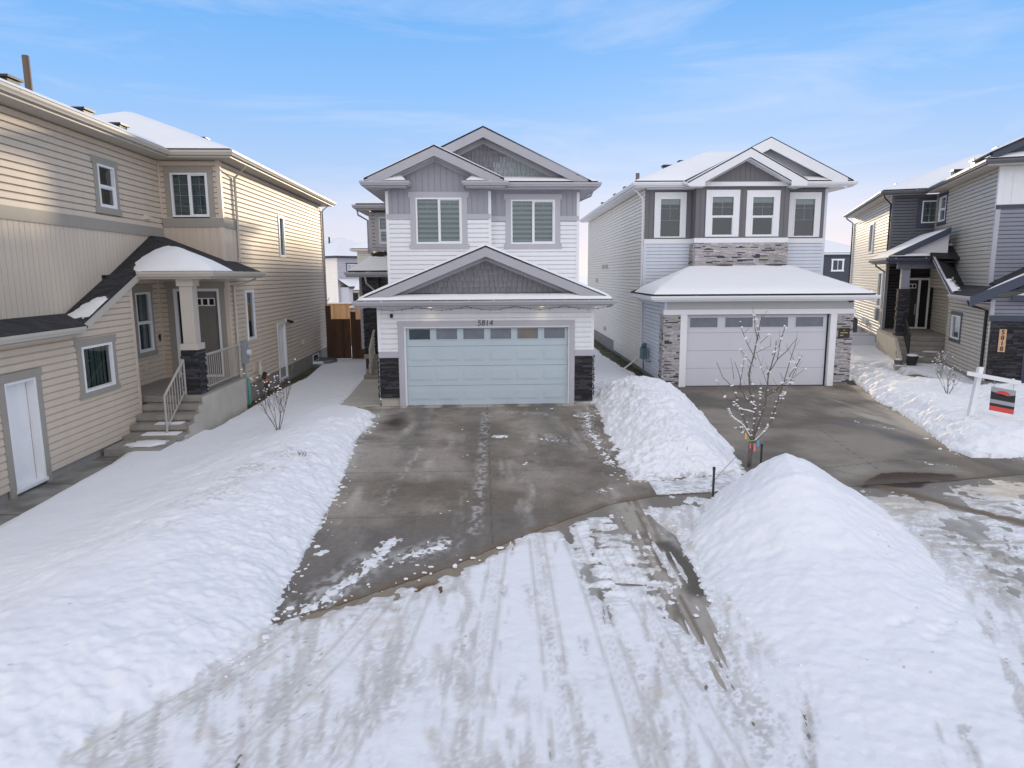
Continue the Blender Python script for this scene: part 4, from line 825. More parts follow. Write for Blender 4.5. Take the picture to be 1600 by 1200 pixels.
    t.prism(RB, [(.5, bz - .42 - kb * (c - .5)), (c, bz - .42), (L_ - .5, bz - .42 - kb * (L_ - .5 - c)), (L_ - .5, bz - .40 - kb * (L_ - .5 - c)), (c, bz - .40), (.5, bz - .4 - kb * (c - .5))], -.5, 0); H.part('soffit', t, 'whitep')
    eaves(H, [(e0, YB), (e0, ye), (7.36, ye), (7.36, 27.75)], 7.46, 'whitep', inner=.6, fw=.15, clumps=False); eaves(H, [(12.05, ye), (e1, ye), (e1, YB)], 7.46, 'whitep', inner=.6, fw=.15, clumps=False)
    v = MB(); zz = lambda x: zr + k * (x - e0)
    for x, y in ((6.3, 35), (6.3, 38), (6.2, 42), (7.4, 31.5)): roof_vent(v, x, y, zz(x) + .05, .32, .15)
    roof_vent(v, 8.6, 33.5, zz(8.6) + .05, .3, .12); H.part('roof_vent', v, 'black', ro)
    v = MB(); v.tube([(6.4, 33, 8.0), (6.4, 33, 8.65)], .09, 8); H.part('flue_pipe', v, mat('flue', (.16, .12, .10), .6), ro)
    for y, z in ((39.4, 4.4), (38.2, 4.4), (42, 3.6), (38.5, .95)):
        v = MB(); v.prism(Face((XL, y + .1), (XL, y - .1)), [(0, z - .1), (.2, z - .1), (.2, z + .06), (.1, z + .14), (0, z + .06)], 0, .14); H.part('vent_hood', v, 'taupe_l')
    downspout(H, [(e0 - .02, U + .2, 7.5), (XL - .3, U + .1, 7.3), (XL - .08, U - .05, 7.0), (XL - .08, U - .05, 3.45)], 'whitep')
    downspout(H, [(E0 + .1, U - .3, 3.1), (XL - .08, U - .3, 2.85), (XL - .08, U - .3, .75), (XL - .5, 28.1, .35), (XL - 1.05, 27.4, .12)], 'whitep')
    downspout(H, [(13.18, 25.6, 3.1), (13.0, 25.6, 2.9), (13.0, 25.6, 0)], 'whitep', .055)
    v = MB(); v.box(XL - .34, XL - .1, 26.9, 27.25, .65, 1.1); v.tube([(XL - .22, 27.08, .0), (XL - .22, 27.08, .65)], .025, 6); v.tube([(XL - .22, 27.08, 1.1), (XL - .22, 27.08, 1.25), (XL - .22, 26.6, 1.25), (XL - .22, 26.6, .6), (XL - .02, 26.6, .6)], .025, 6); v.blob((XL - .22, 27.05, 1.18), .12, .1, .12, 3); H.part('gas_meter', v, 'teal')
    return H
HC = house_stone()

# ================================================================== dark house 5818 (right edge)
def house_dark():
    Z = .0
    H = Thing('house', (11, 36, .3), -19.4, 'dark grey and navy trimmed house numbered 5818 with front steps at the right edge', 'house')
    X1, X3, XG, Yw, Yf, Yg, YB, SO = 7.85, 6.02, 7.3, 37.5, 28.7, 26.2, 51., 7.6
    P1 = Face((X1, Yw), (X1, Yf)); W2 = Face((X3, Yw), (X1 + .3, Yw)); P3 = Face((X3, YB), (X3, Yw)); G = Face((XG, 31.3), (XG, Yg)); UF = Face((X1, Yf), (16, Yf)); GF = Face((XG, Yg), (16, Yg)); RC = Face((8.05, Yw), (8.05, 31.3))
    m = MB(); yu = lambda F, y: F.a.y - y
    wn = (yu(P1, 36.75), yu(P1, 35.6), 6.25, 7.35); lap(m, P1, 3.3, SO, [wn], c=.15)
    w3 = [(yu(P3, 43.7), yu(P3, 42.3), 5.1, 6.65), (yu(P3, 39.6), yu(P3, 38.4), 2.3, 4.0)]; lap(m, P3, .8, SO, w3, c=.15)
    wg = (yu(G, 30.6), yu(G, 29.4), 1.5, 2.38); lap(m, G, .45, 3.1, [wg], c=.13)
    wr = (yu(RC, 33.6), yu(RC, 32.3), 2.3, 3.95); lap(m, RC, 1.3, 4.4, [wr]); lap(m, G, 3.1, 4.1, rng=lambda z: (0, G.len - (Yg * 0 + 3.4 + (z - 3.1) / .42)))
    m.poly([(X3, YB, .3), (16, YB, .3), (16, YB, SO), (X3, YB, SO)]); m.poly([(16, Yg, .3), (16, YB, .3), (16, YB, SO), (16, Yg, SO)])
    H.part('side_wall', m, 'graysid')
    m = MB(); ww = (1.25, 2.55, 6.28, 7.3); lap(m, W2, 4.0, SO, [(ww[0] - 0, ww[1], ww[2], ww[3])], c=.14); H.part('recess_wall', m, 'slate')
    m = MB(); lap(m, UF, 3.3, 6.15, c=.14); lap(m, GF, 2.55, 3.2, c=.14); H.part('front_wall', m, 'slate_l')
    m = MB(); battens(m, UF, 6.3, 8.3, c=.4, top=lambda s: 7.7 + .45 * s if s < 3 else 8.6); H.part('batten_wall', m, 'whitep')
    m = MB(); lap(m, Face((X3, Yw), (8.05, Yw)), 1.3, 4.3); H.part('entry_wall', m, 'black')
    f = MB(); f.box(X3 + .03, 15.9, Yw + .03, YB - .03, -.1, .8); f.box(XG + .03, 15.9, Yg + .03, Yw, -.1, .45); H.part('foundation', f, 'conc')
    t = MB(); t.fbox(UF, -.03, UF.len, 6.15, 6.3, 0, .03); H.part('band_board', t, 'navy')
    t = MB(); t.box(X3 - .02, X3 + .08, Yw - .02, Yw + .08, 1.2, SO); H.part('corner_post', t, 'slate'); t = MB(); t.box(X1 - .02, X1 + .12, Yf - .02, Yf + .12, 3.3, 6.15); t.box(XG - .02, XG + .1, Yg - .02, Yg + .1, 2.6, 3.1); H.part('corner_post', t, 'ltgray'); t = MB(); t.box(X1 - .02, X1 + .14, Yf - .03, Yf + .12, 6.15, 7.6); H.part('corner_post', t, 'whitep')
    wo = window(H, W2, 1.25, 2.55 - .05, 6.28, 7.3, 'slider', (.2, .14, .18), 'navy', blind='slat', grid=[(1.25 + d, 1.26 + d, 6.3, 7.28) for d in (.32, .95)] + [(1.28, 2.47, z, z + .012) for z in (6.62, 6.95)], ears=0)
    window(H, P1, *wn, 'hung', (.16, .16, .16), 'navy', blind='slat')
    for w_ in w3: window(H, P3, *w_, 'fixed', (.05, .05, .05), 'vinyl', blind='slat', ears=0)
    window(H, G, *wg, 'fixed', (.14, .14, .12), 'navy', blind='slat', ears=.02, grid=[(wg[0] + .6, wg[0] + .61, 1.55, 2.33), (wg[0] + .05, wg[1] - .05, 1.9, 1.912)])
    window(H, RC, *wr, 'hung', (.14, .14, .14), 'navy', blind='slat', ears=.0)
    # entry door and sidelight
    F = Face((X3, Yw - .03), (8.05, Yw - .03)); d = MB(); d.fbox(F, .75, 1.35, 1.42, 3.62, -.02, .03)
    for a, b, p, q in ((.82, 1.02, 1.6, 2.3), (1.08, 1.28, 1.6, 2.3), (.82, 1.28, 2.4, 3.1)): d.fbox(F, a, b, p, q, .03, .038)
    do = H.part('front_door', d, 'black'); j = MB()
    for a, b in ((.68, .74), (1.36, 1.46), (1.78, 1.86)): j.fbox(F, a, b, 1.38, 3.72, -.01, .06)
    j.fbox(F, .68, 1.86, 3.63, 3.73, -.01, .061); j.fbox(F, .68, 1.86, 1.32, 1.40, -.01, .08); H.part('door_frame', j, 'vinyl', do)
    j = MB(); j.fbox(F, 1.46, 1.78, 1.42, 3.62, 0, .02); H.part('sidelight', j, 'dark', do)
    j = MB(); j.fbox(F, .82, 1.28, 3.24, 3.46, .03, .045); H.part('door_light_frame', j, 'vinyl', do); j = MB()
    for i in range(3): j.fbox(F, .85 + i * .145, .96 + i * .145, 3.28, 3.42, .045, .05)
    H.part('door_light', j, 'dark', do); j = MB(); j.fbox(F, 1.27, 1.31, 2.0, 2.5, .04, .09); H.part('handle', j, 'metal', do); j = MB(); j.fbox(F, .9, 1.05, 2.2, 2.3, .04, .05); H.part('door_plate', j, 'vinyl', do)
    # stone and garage front
    s = MB(); stones(s, GF, .45, 2.42, .05, 1.0, seed=21); s2 = H.part('stone_veneer', s, 'st_dark')
    t = MB(); t.fbox(GF, -.02, 6, 2.42, 2.6, 0, .06); t.fbox(GF, 1.0, 1.2, .3, 2.42, 0, .07); H.part('door_surround', t, 'navy')
    t = MB(); t.fbox(GF, 1.2, 6.1, .35, 2.42, -.12, -.06)
    for i in range(4): t.fbox(GF, 1.22, 6.08, .37 + i * .51, .37 + i * .51 + .49, -.06, -.05)
    gd = H.part('garage_door', t, 'navy'); t = MB(); t.fbox(GF, 1.4, 1.95, 2.05, 2.3, -.05, -.04); t.fbox(GF, 1.5, 1.54, 1.3, 1.55, -.05, -.01); H.part('door_light', t, 'frost', gd)
    t = MB(); t.fbox(GF, .28, .48, 1.42, 2.16, .06, .085); po = H.part('number_plaque', t, 'woodpl'); text(H, GF, .38, 2.06, '5818', .2, 'black', 'house_number', po, o=.088, vertical=True, offset=.004)
    # roofs
    k = .42; ze = 7.82; a0, b0 = X3 - .5, X1 - .5
    r = MB(); xr = 12.0
    q1 = [(a0, YB + .5, ze), (a0, Yw - .5, ze), (a0 + 5, Yw + 4.5, ze + 5 * k), (a0 + 5, YB - 4.5, ze + 5 * k)]; q2 = [(a0, Yw - .5, ze), (X1 + 6, Yw - .5, ze), (a0 + 5, Yw + 4.5, ze + 5 * k)]
    q3 = [(b0, Yw + .5, ze), (b0, Yf - .5, ze), (xr, Yf - .5 + 4.4, ze + k * (xr - b0)), (xr, Yw + 6, ze + k * (xr - b0))]; q4 = [(b0, Yf - .5, ze), (16.3, Yf - .5, ze), (xr, Yf + 3.9, ze + k * (xr - b0))]
    for q in (q1, q2, q3, q4): r.slab(q, .05)
    ro = H.part('roof', r, 'shingle')
    for i, q in enumerate((q1, q2, q3, q4)): snow_on(H, [q], .08, .3, res=.35, seed=60 + i, parent=ro)
    fg = MB(); gx = 11.5; Fg = Face((b0, Yf - .45), (16, Yf - .45)); fg.prism(Fg, [(.4, 8.0), (8, 8.0), (gx - b0, 9.75)], -.3, -.2); H.part('gable_panel', fg, 'navy')
    rake(H, Fg, [(.1, 8.02), (gx - b0, 9.85), (8, 8.0)], .25, -.2, .02, 'navy')
    rr = MB(); rr.slab([(b0 + .0, Yf - .5, 8.0), (gx, Yf - .5, 9.9), (gx, Yf + 5, 9.9), (b0, Yf + 1.5, 8.0)], .05); g2 = H.part('gable_roof', rr, 'shingle'); snow_on(H, [[(b0, Yf - .5, 8.0), (gx, Yf - .5, 9.9), (gx, Yf + 5, 9.9), (b0, Yf + 1.5, 8.0)]], .07, .15, seed=66, parent=g2)
    v = MB(); zq = lambda x: ze + k * (x - b0)
    for x, y in ((8.3, 30.2), (8.3, 33.0), (8.3, 36.0)): roof_vent(v, x, y, zq(x) + .07, .5, .16)
    roof_vent(v, 6.9, 41.5, ze + k * (6.9 - a0) + .07, .35, .1); roof_vent(v, 8.5, 46, ze + k * (8.5 - a0) + .07, .5, .14); H.part('roof_vent', v, 'black', ro)
    eaves(H, [(a0, YB + .5), (a0, Yw - .5), (b0, Yw - .5)], ze - .2, 'slate', soff='taupe_l', inner=.55, fw=.15); eaves(H, [(b0, Yw - .5), (b0, Yf - .5), (16, Yf - .5)], ze - .2, 'slate', soff='taupe_l', inner=.55, fw=.15, fm='taupe_l')
    # garage skirt roof climbing to the porch roof
    xs, yl, yh, zl, zh = 6.85, 29.3, 32.6, 3.28, 4.62
    r = MB(); r.slab([(X1 - .01, 31.9, 3.5), (xs, yl, zl - .05), (xs - .1, Yg - .5, zl - .05), (X1 - .01, Yg - .5, 3.5)], .05)
    r.slab([(X1 - .01, 31.6, 3.45), (X1 - .01, 35.0, 5.0), (X1 - .01, 35.8, 5.3), (xs, yh, zh), (xs, yl, zl - .03)], .05)
    r.slab([(X1 - .01, Yg - .5, 3.5), (xs - .1, Yg - .5, zl), (9.8, Yg - .5, 4.7), (9.8, Yf, 4.7), (X1, Yf, 3.6)], .05)
    lr = H.part('skirt_roof', r, 'shingle'); snow_on(H, [[(xs, Yg - .48, zl), (9.8, Yg - .48, 4.7), (9.8, Yg + .6, 4.7), (xs + .4, Yg + .3, zl + .1)]], .08, .2, res=.12, seed=71, parent=lr)
    kq = lambda x, y, z: .03 * (1 - (x - xs) / .12) + .05 * (fbm(x * 5, y * 5, 4) - .5) - .05 * ((y > 30.3) * 1.0); snow_on(H, [[(xs + .4, yl - .2, 3.4), (xs, yl - .2, zl), (xs, yh, zh), (xs + .4, yh, zh)]], .05, .1, res=.08, keep=kq, seed=72, parent=lr)
    rake(H, Face((XG, 40), (XG, 20)), [(40 - 32.6, 4.62), (40 - 29.35, 3.26), (40 - 29.0, 3.24)], .16, .35, .43, 'ltgray')
    eaves(H, [(xs, 29.2), (xs, Yg - .45)], 3.05, 'ltgray', inner=.4, fw=.14, clumps=False)
    rake(H, Face((xs - .3, Yg - .5), (12, Yg - .5)), [(.0, 3.2), (3.3, 4.85)], .32, 0, .05, 'navy')
    m = MB(); m.prism(Face((xs, Yg - .3), (12, Yg - .3)), [(1.0, 3.25), (4, 3.25), (4, 4.4)], -.05, 0); H.part('gable_panel', m, 'whitep'); m = MB(); m.fbox(Face((xs, Yg - .3), (12, Yg - .3)), .9, 4.5, 3.08, 3.26, -.02, .04); H.part('gable_sill', m, 'navy')
    # porch: half-gable front roof, columns, floor, steps
    yp, xp0, xp1 = 32.9, 5.3, 6.9
    r = MB(); zt = 5.75; pk = (7.4, yp, zt); q = [(xp0, yp, 4.62), (7.45, yp, zt), (7.45, Yw, zt), (xp0, Yw, 4.62)]; r.slab(q, .05); q5 = [(xp0, yp - .05, 4.66), (xs, yp - .05, 4.66), (xs, yp + .4, 4.8), (xp0 + .3, yp + .4, 4.8)]; r.slab(q5, .04); r.slab([(xs - .1, yp - .3, 4.6), (7.84, yp - .3, 4.55), (7.84, Yw - 2, 5.7), (7.4, Yw - 2, 5.7)], .05)
    pr = H.part('porch_roof', r, 'shingle'); snow_on(H, [q], .06, .2, seed=73, parent=pr); snow_on(H, [q5], .09, .15, res=.1, seed=74, parent=pr)
    PF = Face((xp0, yp), (7.6, yp)); m = MB(); m.prism(PF, [(.5, 4.75), (2.2, 4.75), (2.2, 5.55)], -.3, -.25); H.part('gable_panel', m, 'whitep'); rake(H, PF, [(.0, 4.68), (2.2, 5.82)], .26, -.2, .03, 'navy')
    eaves(H, [(xp0, Yw), (xp0, yp - .05), (xs, yp - .05)], 4.44, 'navy', inner=.8, fw=.13); m = MB(); m.box(xp0 + .03, 8.05, yp, Yw, 4.4, 4.43); m.box(xp0 + .4, 7.2, yp + .2, yp + .45, 4.15, 4.4); H.part('porch_ceiling', m, 'slate')
    s = MB(); cx, cy = 5.85, 33.2
    for F in (Face((cx, cy), (cx + .42, cy)), Face((cx, cy + .42), (cx, cy))): stones(s, F, 1.3, 3.3, seed=22, d0=.02)
    s.box(cx, cx + .42, cy, cy + .42, 1.3, 3.3); H.part('column_base', s, 'st_dark'); s = MB(); s.box(cx + .05, cx + .37, cy + .05, cy + .37, 3.3, 4.4); H.part('column', s, 'slate_l'); s = MB(); s.box(cx - .02, cx + .1, 36.6, 36.85, 1.2, 4.4); H.part('column', s, 'slate_l')
    s = MB(); s.box(5.8, 8.05, 33.1, Yw, 1.12, 1.3); st = MB()
    for i in range(5): st.box(5.82 - .02 * i, 7.75 + .05 * i, 33.1 - .3 * (i + 1), 33.1 - .3 * i + .03, 1.12 - .19 * (i + 1) , 1.3 - .19 * (i + 1))
    st.box(5.5, 7.9, 30.7, 31.65, .12, .27)
    H.part('porch_floor', s, 'agg'); so_ = H.part('porch_steps', st, 'agg'); s = MB(); s.box(5.78, 5.86, 33.1, Yw, .25, 1.2); s.prism(Face((5.8, 33.1), (5.8, 31.4)), [(0, .2), (1.6, .2), (1.6, .4), (0, 1.25)], -.1, .02); H.part('step_side_panel', s, 'concl')
    s = MB()
    for (x, y, z) in ((6.4, 31.9, .56), (7.0, 32.2, .75), (7.1, 31.2, .28)): s.blob((x, y, z), .3, .09, .03, 3, 2)
    s.name = 1; H.part('step_snow', s, 'snow', so_)
    g = MB(); a = Vector((6.15, 31.9, .5)); b = Vector((6.15, 33.2, 1.3)); Uv = Vector((0, 0, .95))
    for q in (a, b): g.tube([q, q + Uv], .025, 4)
    g.tube([a + Uv, b + Uv], .03, 4); g.tube([a + Uv * .1, b + Uv * .1], .02, 4)
    for i in range(1, 9): q = a + (b - a) * i / 9; g.tube([q + Uv * .1, q + Uv], .012, 4)
    H.part('railing', g, 'black')
    downspout(H, [(a0 + .02, Yw - .4, 7.7), (a0 + .1, Yw - .3, 7.5), (X3 - .07, Yw - .05, 7.2), (X3 - .07, Yw - .05, 4.8)], 'black')
    downspout(H, [(a0, YB + .3, 7.7), (a0 + .1, YB + .2, 7.5), (X3 - .07, YB - .1, 7.2), (X3 - .07, YB - .1, .3)], 'black')
    downspout(H, [(xp0 + .05, 36.6, 4.5), (xp0 + .1, 36.7, 4.3), (X3 - .1, Yw - .2, 4.0), (X3 - .1, Yw - .2, .8), (X3 - .2, Yw - .5, .4)], 'black')
    downspout(H, [(xs, 27.0, 3.05), (xs, 26.9, 2.9), (XG - .06, 26.4, 2.75), (XG - .06, 26.4, .5)], 'black', .05)
    v = MB(); v.fbox(P3, yu(P3, 39.3), yu(P3, 38.9), 1.6, 2.2, 0, .15); H.part('electric_meter', v, 'meter'); v = MB(); v.tube([(8.0, 31.9, 2.0), (7.95, 31.9, 2.0)], .09, 8); H.part('vent_hood', v, 'taupe_l')
    for y in (43.6, 42.6): v = MB(); v.prism(Face((X3, y), (X3, y - .25)), [(0, 1.2), (.2, 1.2), (.2, 1.4), (.1, 1.5), (0, 1.4)], 0, .14); H.part('vent_hood', v, 'vinyl')
    v = MB(); v.fbox(P1, yu(P1, 34.3), yu(P1, 34.0), 5.0, 5.2, 0, .12); H.part('vent_hood', v, 'vinyl')
    return H
HD = house_dark()

# ================================================================== houses of the back street
def back_house(x0, y0, wd, dp, hw, wall, trim, label, yaw=0, zb=0., ridge=1.9, front=True, side='cream', gl='ltgray', group='houses of the street behind'):
    H = Thing('house', (x0, y0, zb), yaw, label, 'house', group, world=True); H.c = (0, 0, 0)
    m = MB(); F = Face((0, 0), (wd, 0)); S = Face((wd, 0), (wd, dp)); S2 = Face((0, dp), (0, 0))
    lap(m, F, 0, hw, c=.2); H.part('wall', m, wall); m = MB(); lap(m, S, 0, hw, c=.2); lap(m, S2, 0, hw, c=.2); m.poly([(0, dp, 0), (wd, dp, 0), (wd, dp, hw), (0, dp, hw)]); H.part('side_wall', m, side)
    e = .45; zr = hw + .2; cx = wd / 2; R_ = hw + ridge; r = MB(); h = wd / 2
    q = [[(-e, -e, zr), (wd + e, -e, zr), (cx, h, R_)], [(wd + e, -e, zr), (wd + e, dp + e, zr), (cx, dp - h, R_), (cx, h, R_)], [(-e, dp + e, zr), (-e, -e, zr), (cx, h, R_), (cx, dp - h, R_)], [(wd + e, dp + e, zr), (-e, dp + e, zr), (cx, dp - h, R_)]]
    for p in q: r.slab(p, .08)
    ro = H.part('roof', r, 'shingle')
    snow_on(H, q, .12, .4, res=.8, seed=int(abs(x0)), parent=ro); eaves(H, [(-e, dp + e), (-e, -e), (wd + e, -e), (wd + e, dp + e)], hw + .0, trim, inner=.5, clumps=False)
    wins = [(.15 * wd, .15 * wd + 1.3), (.62 * wd, .62 * wd + 1.3)]
    for a, b in wins: window(H, F, a, b, hw - 2.0, hw - .7, 'slider', (.14, .14, .14), trim, blind='zebra')
    window(H, S, 1.5, 2.1, hw - 2.2, hw - .8, 'fixed', (.05, .05, .05), 'vinyl', blind='slat', ears=0)
    window(H, S2, dp - 3.4, dp - 2.6, hw - 2.2, hw - .8, 'fixed', (.05, .05, .05), 'vinyl', blind='slat', ears=0)
    if front:
        m = MB(); m.box(.3, wd * .62, -1.6, 0, 0, 2.7); H.part('garage', m, wall)
        m = MB(); m.slab([(0, -2.0, 2.8), (wd * .62 + .3, -2.0, 2.8), (wd * .62 + .3, 0, 3.6), (0, 0, 3.6)], .08); g = H.part('garage_roof', m, 'shingle'); snow_on(H, [[(0, -2.0, 2.8), (wd * .62 + .3, -2.0, 2.8), (wd * .62 + .3, 0, 3.6), (0, 0, 3.6)]], .12, .3, res=.5, parent=g)
        eaves(H, [(0, -2.0), (wd * .62 + .3, -2.0)], 2.6, trim, inner=.3, clumps=False)
        m = MB(); m.box(.8, wd * .62 - .5, -1.65, -1.6, 0, 2.3); H.part('garage_door', m, 'dark')
    v = MB(); v.tube([(cx - 1.5, h + 1, R_ - .9), (cx - 1.5, h + 1, R_ + .2)], .1, 8); H.part('flue_pipe', v, 'black', ro)
    return H
back_house(-19.6, 78, 9, 11, 6.0, 'ltgray', 'navy', 'distant cream and grey house with navy trim seen left of the cedar fence gap', yaw=50, side='cream', ridge=2.4)
back_house(-13.3, 60, 8.6, 11, 6.1, 'graysid', 'taupe_l', 'distant grey house mostly hidden behind the white house roof', side='beige', ridge=2.3)
back_house(-3.8, 56, 8.6, 10, 6.7, 'slate_l', 'taupe_l', 'unseen house added behind the white house to shade the beige side wall', front=False, ridge=2.6)  # added out of view; its height keeps low sun off the beige wall
back_house(34.0, 88, 11, 12, 6.3, 'darksid', 'whitep', 'distant charcoal house with wide snowy roof, right of the stone house', ridge=2.6, front=False, side='darksid')

# ================================================================== ground
def Gz(X, Y):    # gentle fall of the lots
    k = np.interp(X, [-12, -7, -4, 2.6, 5.5, 12.8, 15.5, 19, 60], [-.08, -.08, .1, .1, -.1, -.1, .15, .3, .3])
    return k * np.clip((Y - 9) / 11, 0, 1)
CURB = [(-12, 1.0), (-7, 3.6), (-4.2, 6.2), (-2.79, 7.5), (-2.22, 7.87), (-1.54, 8.45), (-.9, 9.0), (-.11, 9.85), (.72, 10.65), (1.69, 11.5), (2.6, 11.95), (4.2, 12.3), (6.27, 12.62), (8.5, 12.95), (10.4, 13.4), (14, 14.3), (20, 16.0), (40, 21)]
def curb_d(X, Y):    # + on the house side
    return (Y - np.interp(X, [p[0] for p in CURB], [p[1] for p in CURB])) * .8
def grid_mesh(name, xs, ys, zfn, keep, colfn, m, smooth=True):
    X, Y = np.meshgrid(xs, ys); Z = zfn(X, Y); nx, ny = len(xs), len(ys); idx = np.arange(nx * ny).reshape(ny, nx)
    K = keep(X, Y, Z); q = K[:-1, :-1] | K[1:, :-1] | K[:-1, 1:] | K[1:, 1:]
    f = np.stack([idx[:-1, :-1][q], idx[:-1, 1:][q], idx[1:, 1:][q], idx[1:, :-1][q]], 1)
    used = np.unique(f); remap = np.full(nx * ny, -1); remap[used] = np.arange(len(used)); f = remap[f]
    co = np.stack([X.ravel()[used], Y.ravel()[used], Z.ravel()[used]], 1).astype(np.float32)
    me = bpy.data.meshes.new(name); me.vertices.add(len(co)); me.vertices.foreach_set('co', co.ravel()); n = len(f)
    me.loops.add(4 * n); me.loops.foreach_set('vertex_index', f.astype(np.int32).ravel()); me.polygons.add(n)
    me.polygons.foreach_set('loop_start', np.arange(0, 4 * n, 4, dtype=np.int32)); me.polygons.foreach_set('loop_total', np.full(n, 4, dtype=np.int32))
    me.update(calc_edges=True); me.polygons.foreach_set('use_smooth', np.full(n, smooth))
    C = colfn(X, Y, Z).reshape(-1, 4)[used].astype(np.float32)
    a = me.color_attributes.new('Col', 'FLOAT_COLOR', 'POINT'); a.data.foreach_set('color', C.ravel())
    me.materials.append(MT[m]); ob = bpy.data.objects.new(name, me); COL.objects.link(ob); return ob
def mixc(c, d, t): t = np.clip(t, 0, 1)[..., None]; return c * (1 - t) + np.array(d, float) * t
def base(X, c): return np.ones(X.shape + (4,)) * np.array(c, float)

# --- road (wet, icy) under the packed snow
TRK = [(1.95, 14.2), (2.0, 12.2), (2.02, 10.25), (2.05, 8.6), (2.08, 7.1), (2.12, 5.5), (2.2, 3.5)]
TRK2 = [(1.7, 12), (2.35, 10.2), (2.5, 8.9), (2.35, 8)]
def road_col(X, Y, Z):
    c = base(X, (.345, .325, .295, .05)); c = mixc(c, (.19, .172, .15, .2), (fbm((X) * 9, Y * 1.3, 14, 4) - .44) * 5 * ss((6.5 - X))); d = -curb_d(X, Y); n = fbm(X * .9, Y * .9, 5); n2 = fbm(X * 5, Y * 5, 6)
    c = mixc(c, (.44, .42, .395, 0), (fbm(X * 4.2, Y * 2.1, 12) - .5) * 5)
    c = mixc(c, (.27, .215, .155, .1), (ss(1.25 - d / .75) * ss((n2 - .2) * 4)) * .9); c = mixc(c, (.21, .19, .165, .1), ss((X - .4) / .8) * ss(1.4 - d / 1.0) * .8)
    c = mixc(c, (.15, .085, .035, .25), ss(1 - np.hypot((X + 1.05) / .45, (Y - 8.25) / .35)) * 1.6)          # brown meltwater
    tl = dline(X, Y, TRK); stk = fbm(X * 38, Y * 1.1, 15, 3); c = mixc(c, (.40, .355, .30, 0), ss(1.2 - tl / .4)); c = mixc(c, (.20, .165, .13, .1), ss(1.2 - tl / .4) * ss((stk - .48) * 7))
    tl = dline(X, Y, [(2.28, 9.7), (2.42, 8.9), (2.38, 8.2)]); c = mixc(c, (.115, .10, .08, .2), ss(1.3 - tl / .2 + 1.2 * (n2 - .5)))
    c = mixc(c, (.045, .028, .016, .3), ss(1 - sdist_p(X, Y) / .12))
    c = mixc(c, (.16, .115, .07, .2), ss(1 - dline(X, Y, [(7.0, 12.6), (7.75, 11.35), (8.4, 10.4), (9.6, 9)]) / .35) * .9)
    return c
PUD = [(6.7, 12.55), (7.0, 12.95), (7.5, 13.4), (7.9, 13.52), (8.4, 13.4), (8.9, 13.3), (8.8, 13.0), (8.2, 12.9), (7.7, 12.55)]
def sdist_p(X, Y): return np.maximum(0, -(sdpoly(X, Y, PUD) + .18 * (fbm(X * 4, Y * 4, 3) - .5)))
xs = np.concatenate([np.arange(-40, -8, .5), np.arange(-8, 12, .05), np.arange(12, 60, .5)]); ys = np.concatenate([np.arange(-30, 3, .5), np.arange(3, 14.5, .05), np.arange(14.5, 30, .5)])
road = grid_mesh('road', xs, ys, lambda X, Y: Gz(X, Y) - .012 + 0 * X, lambda X, Y, Z: curb_d(X, Y) < .3, road_col, 'roadmat'); tag(road, kind='structure')

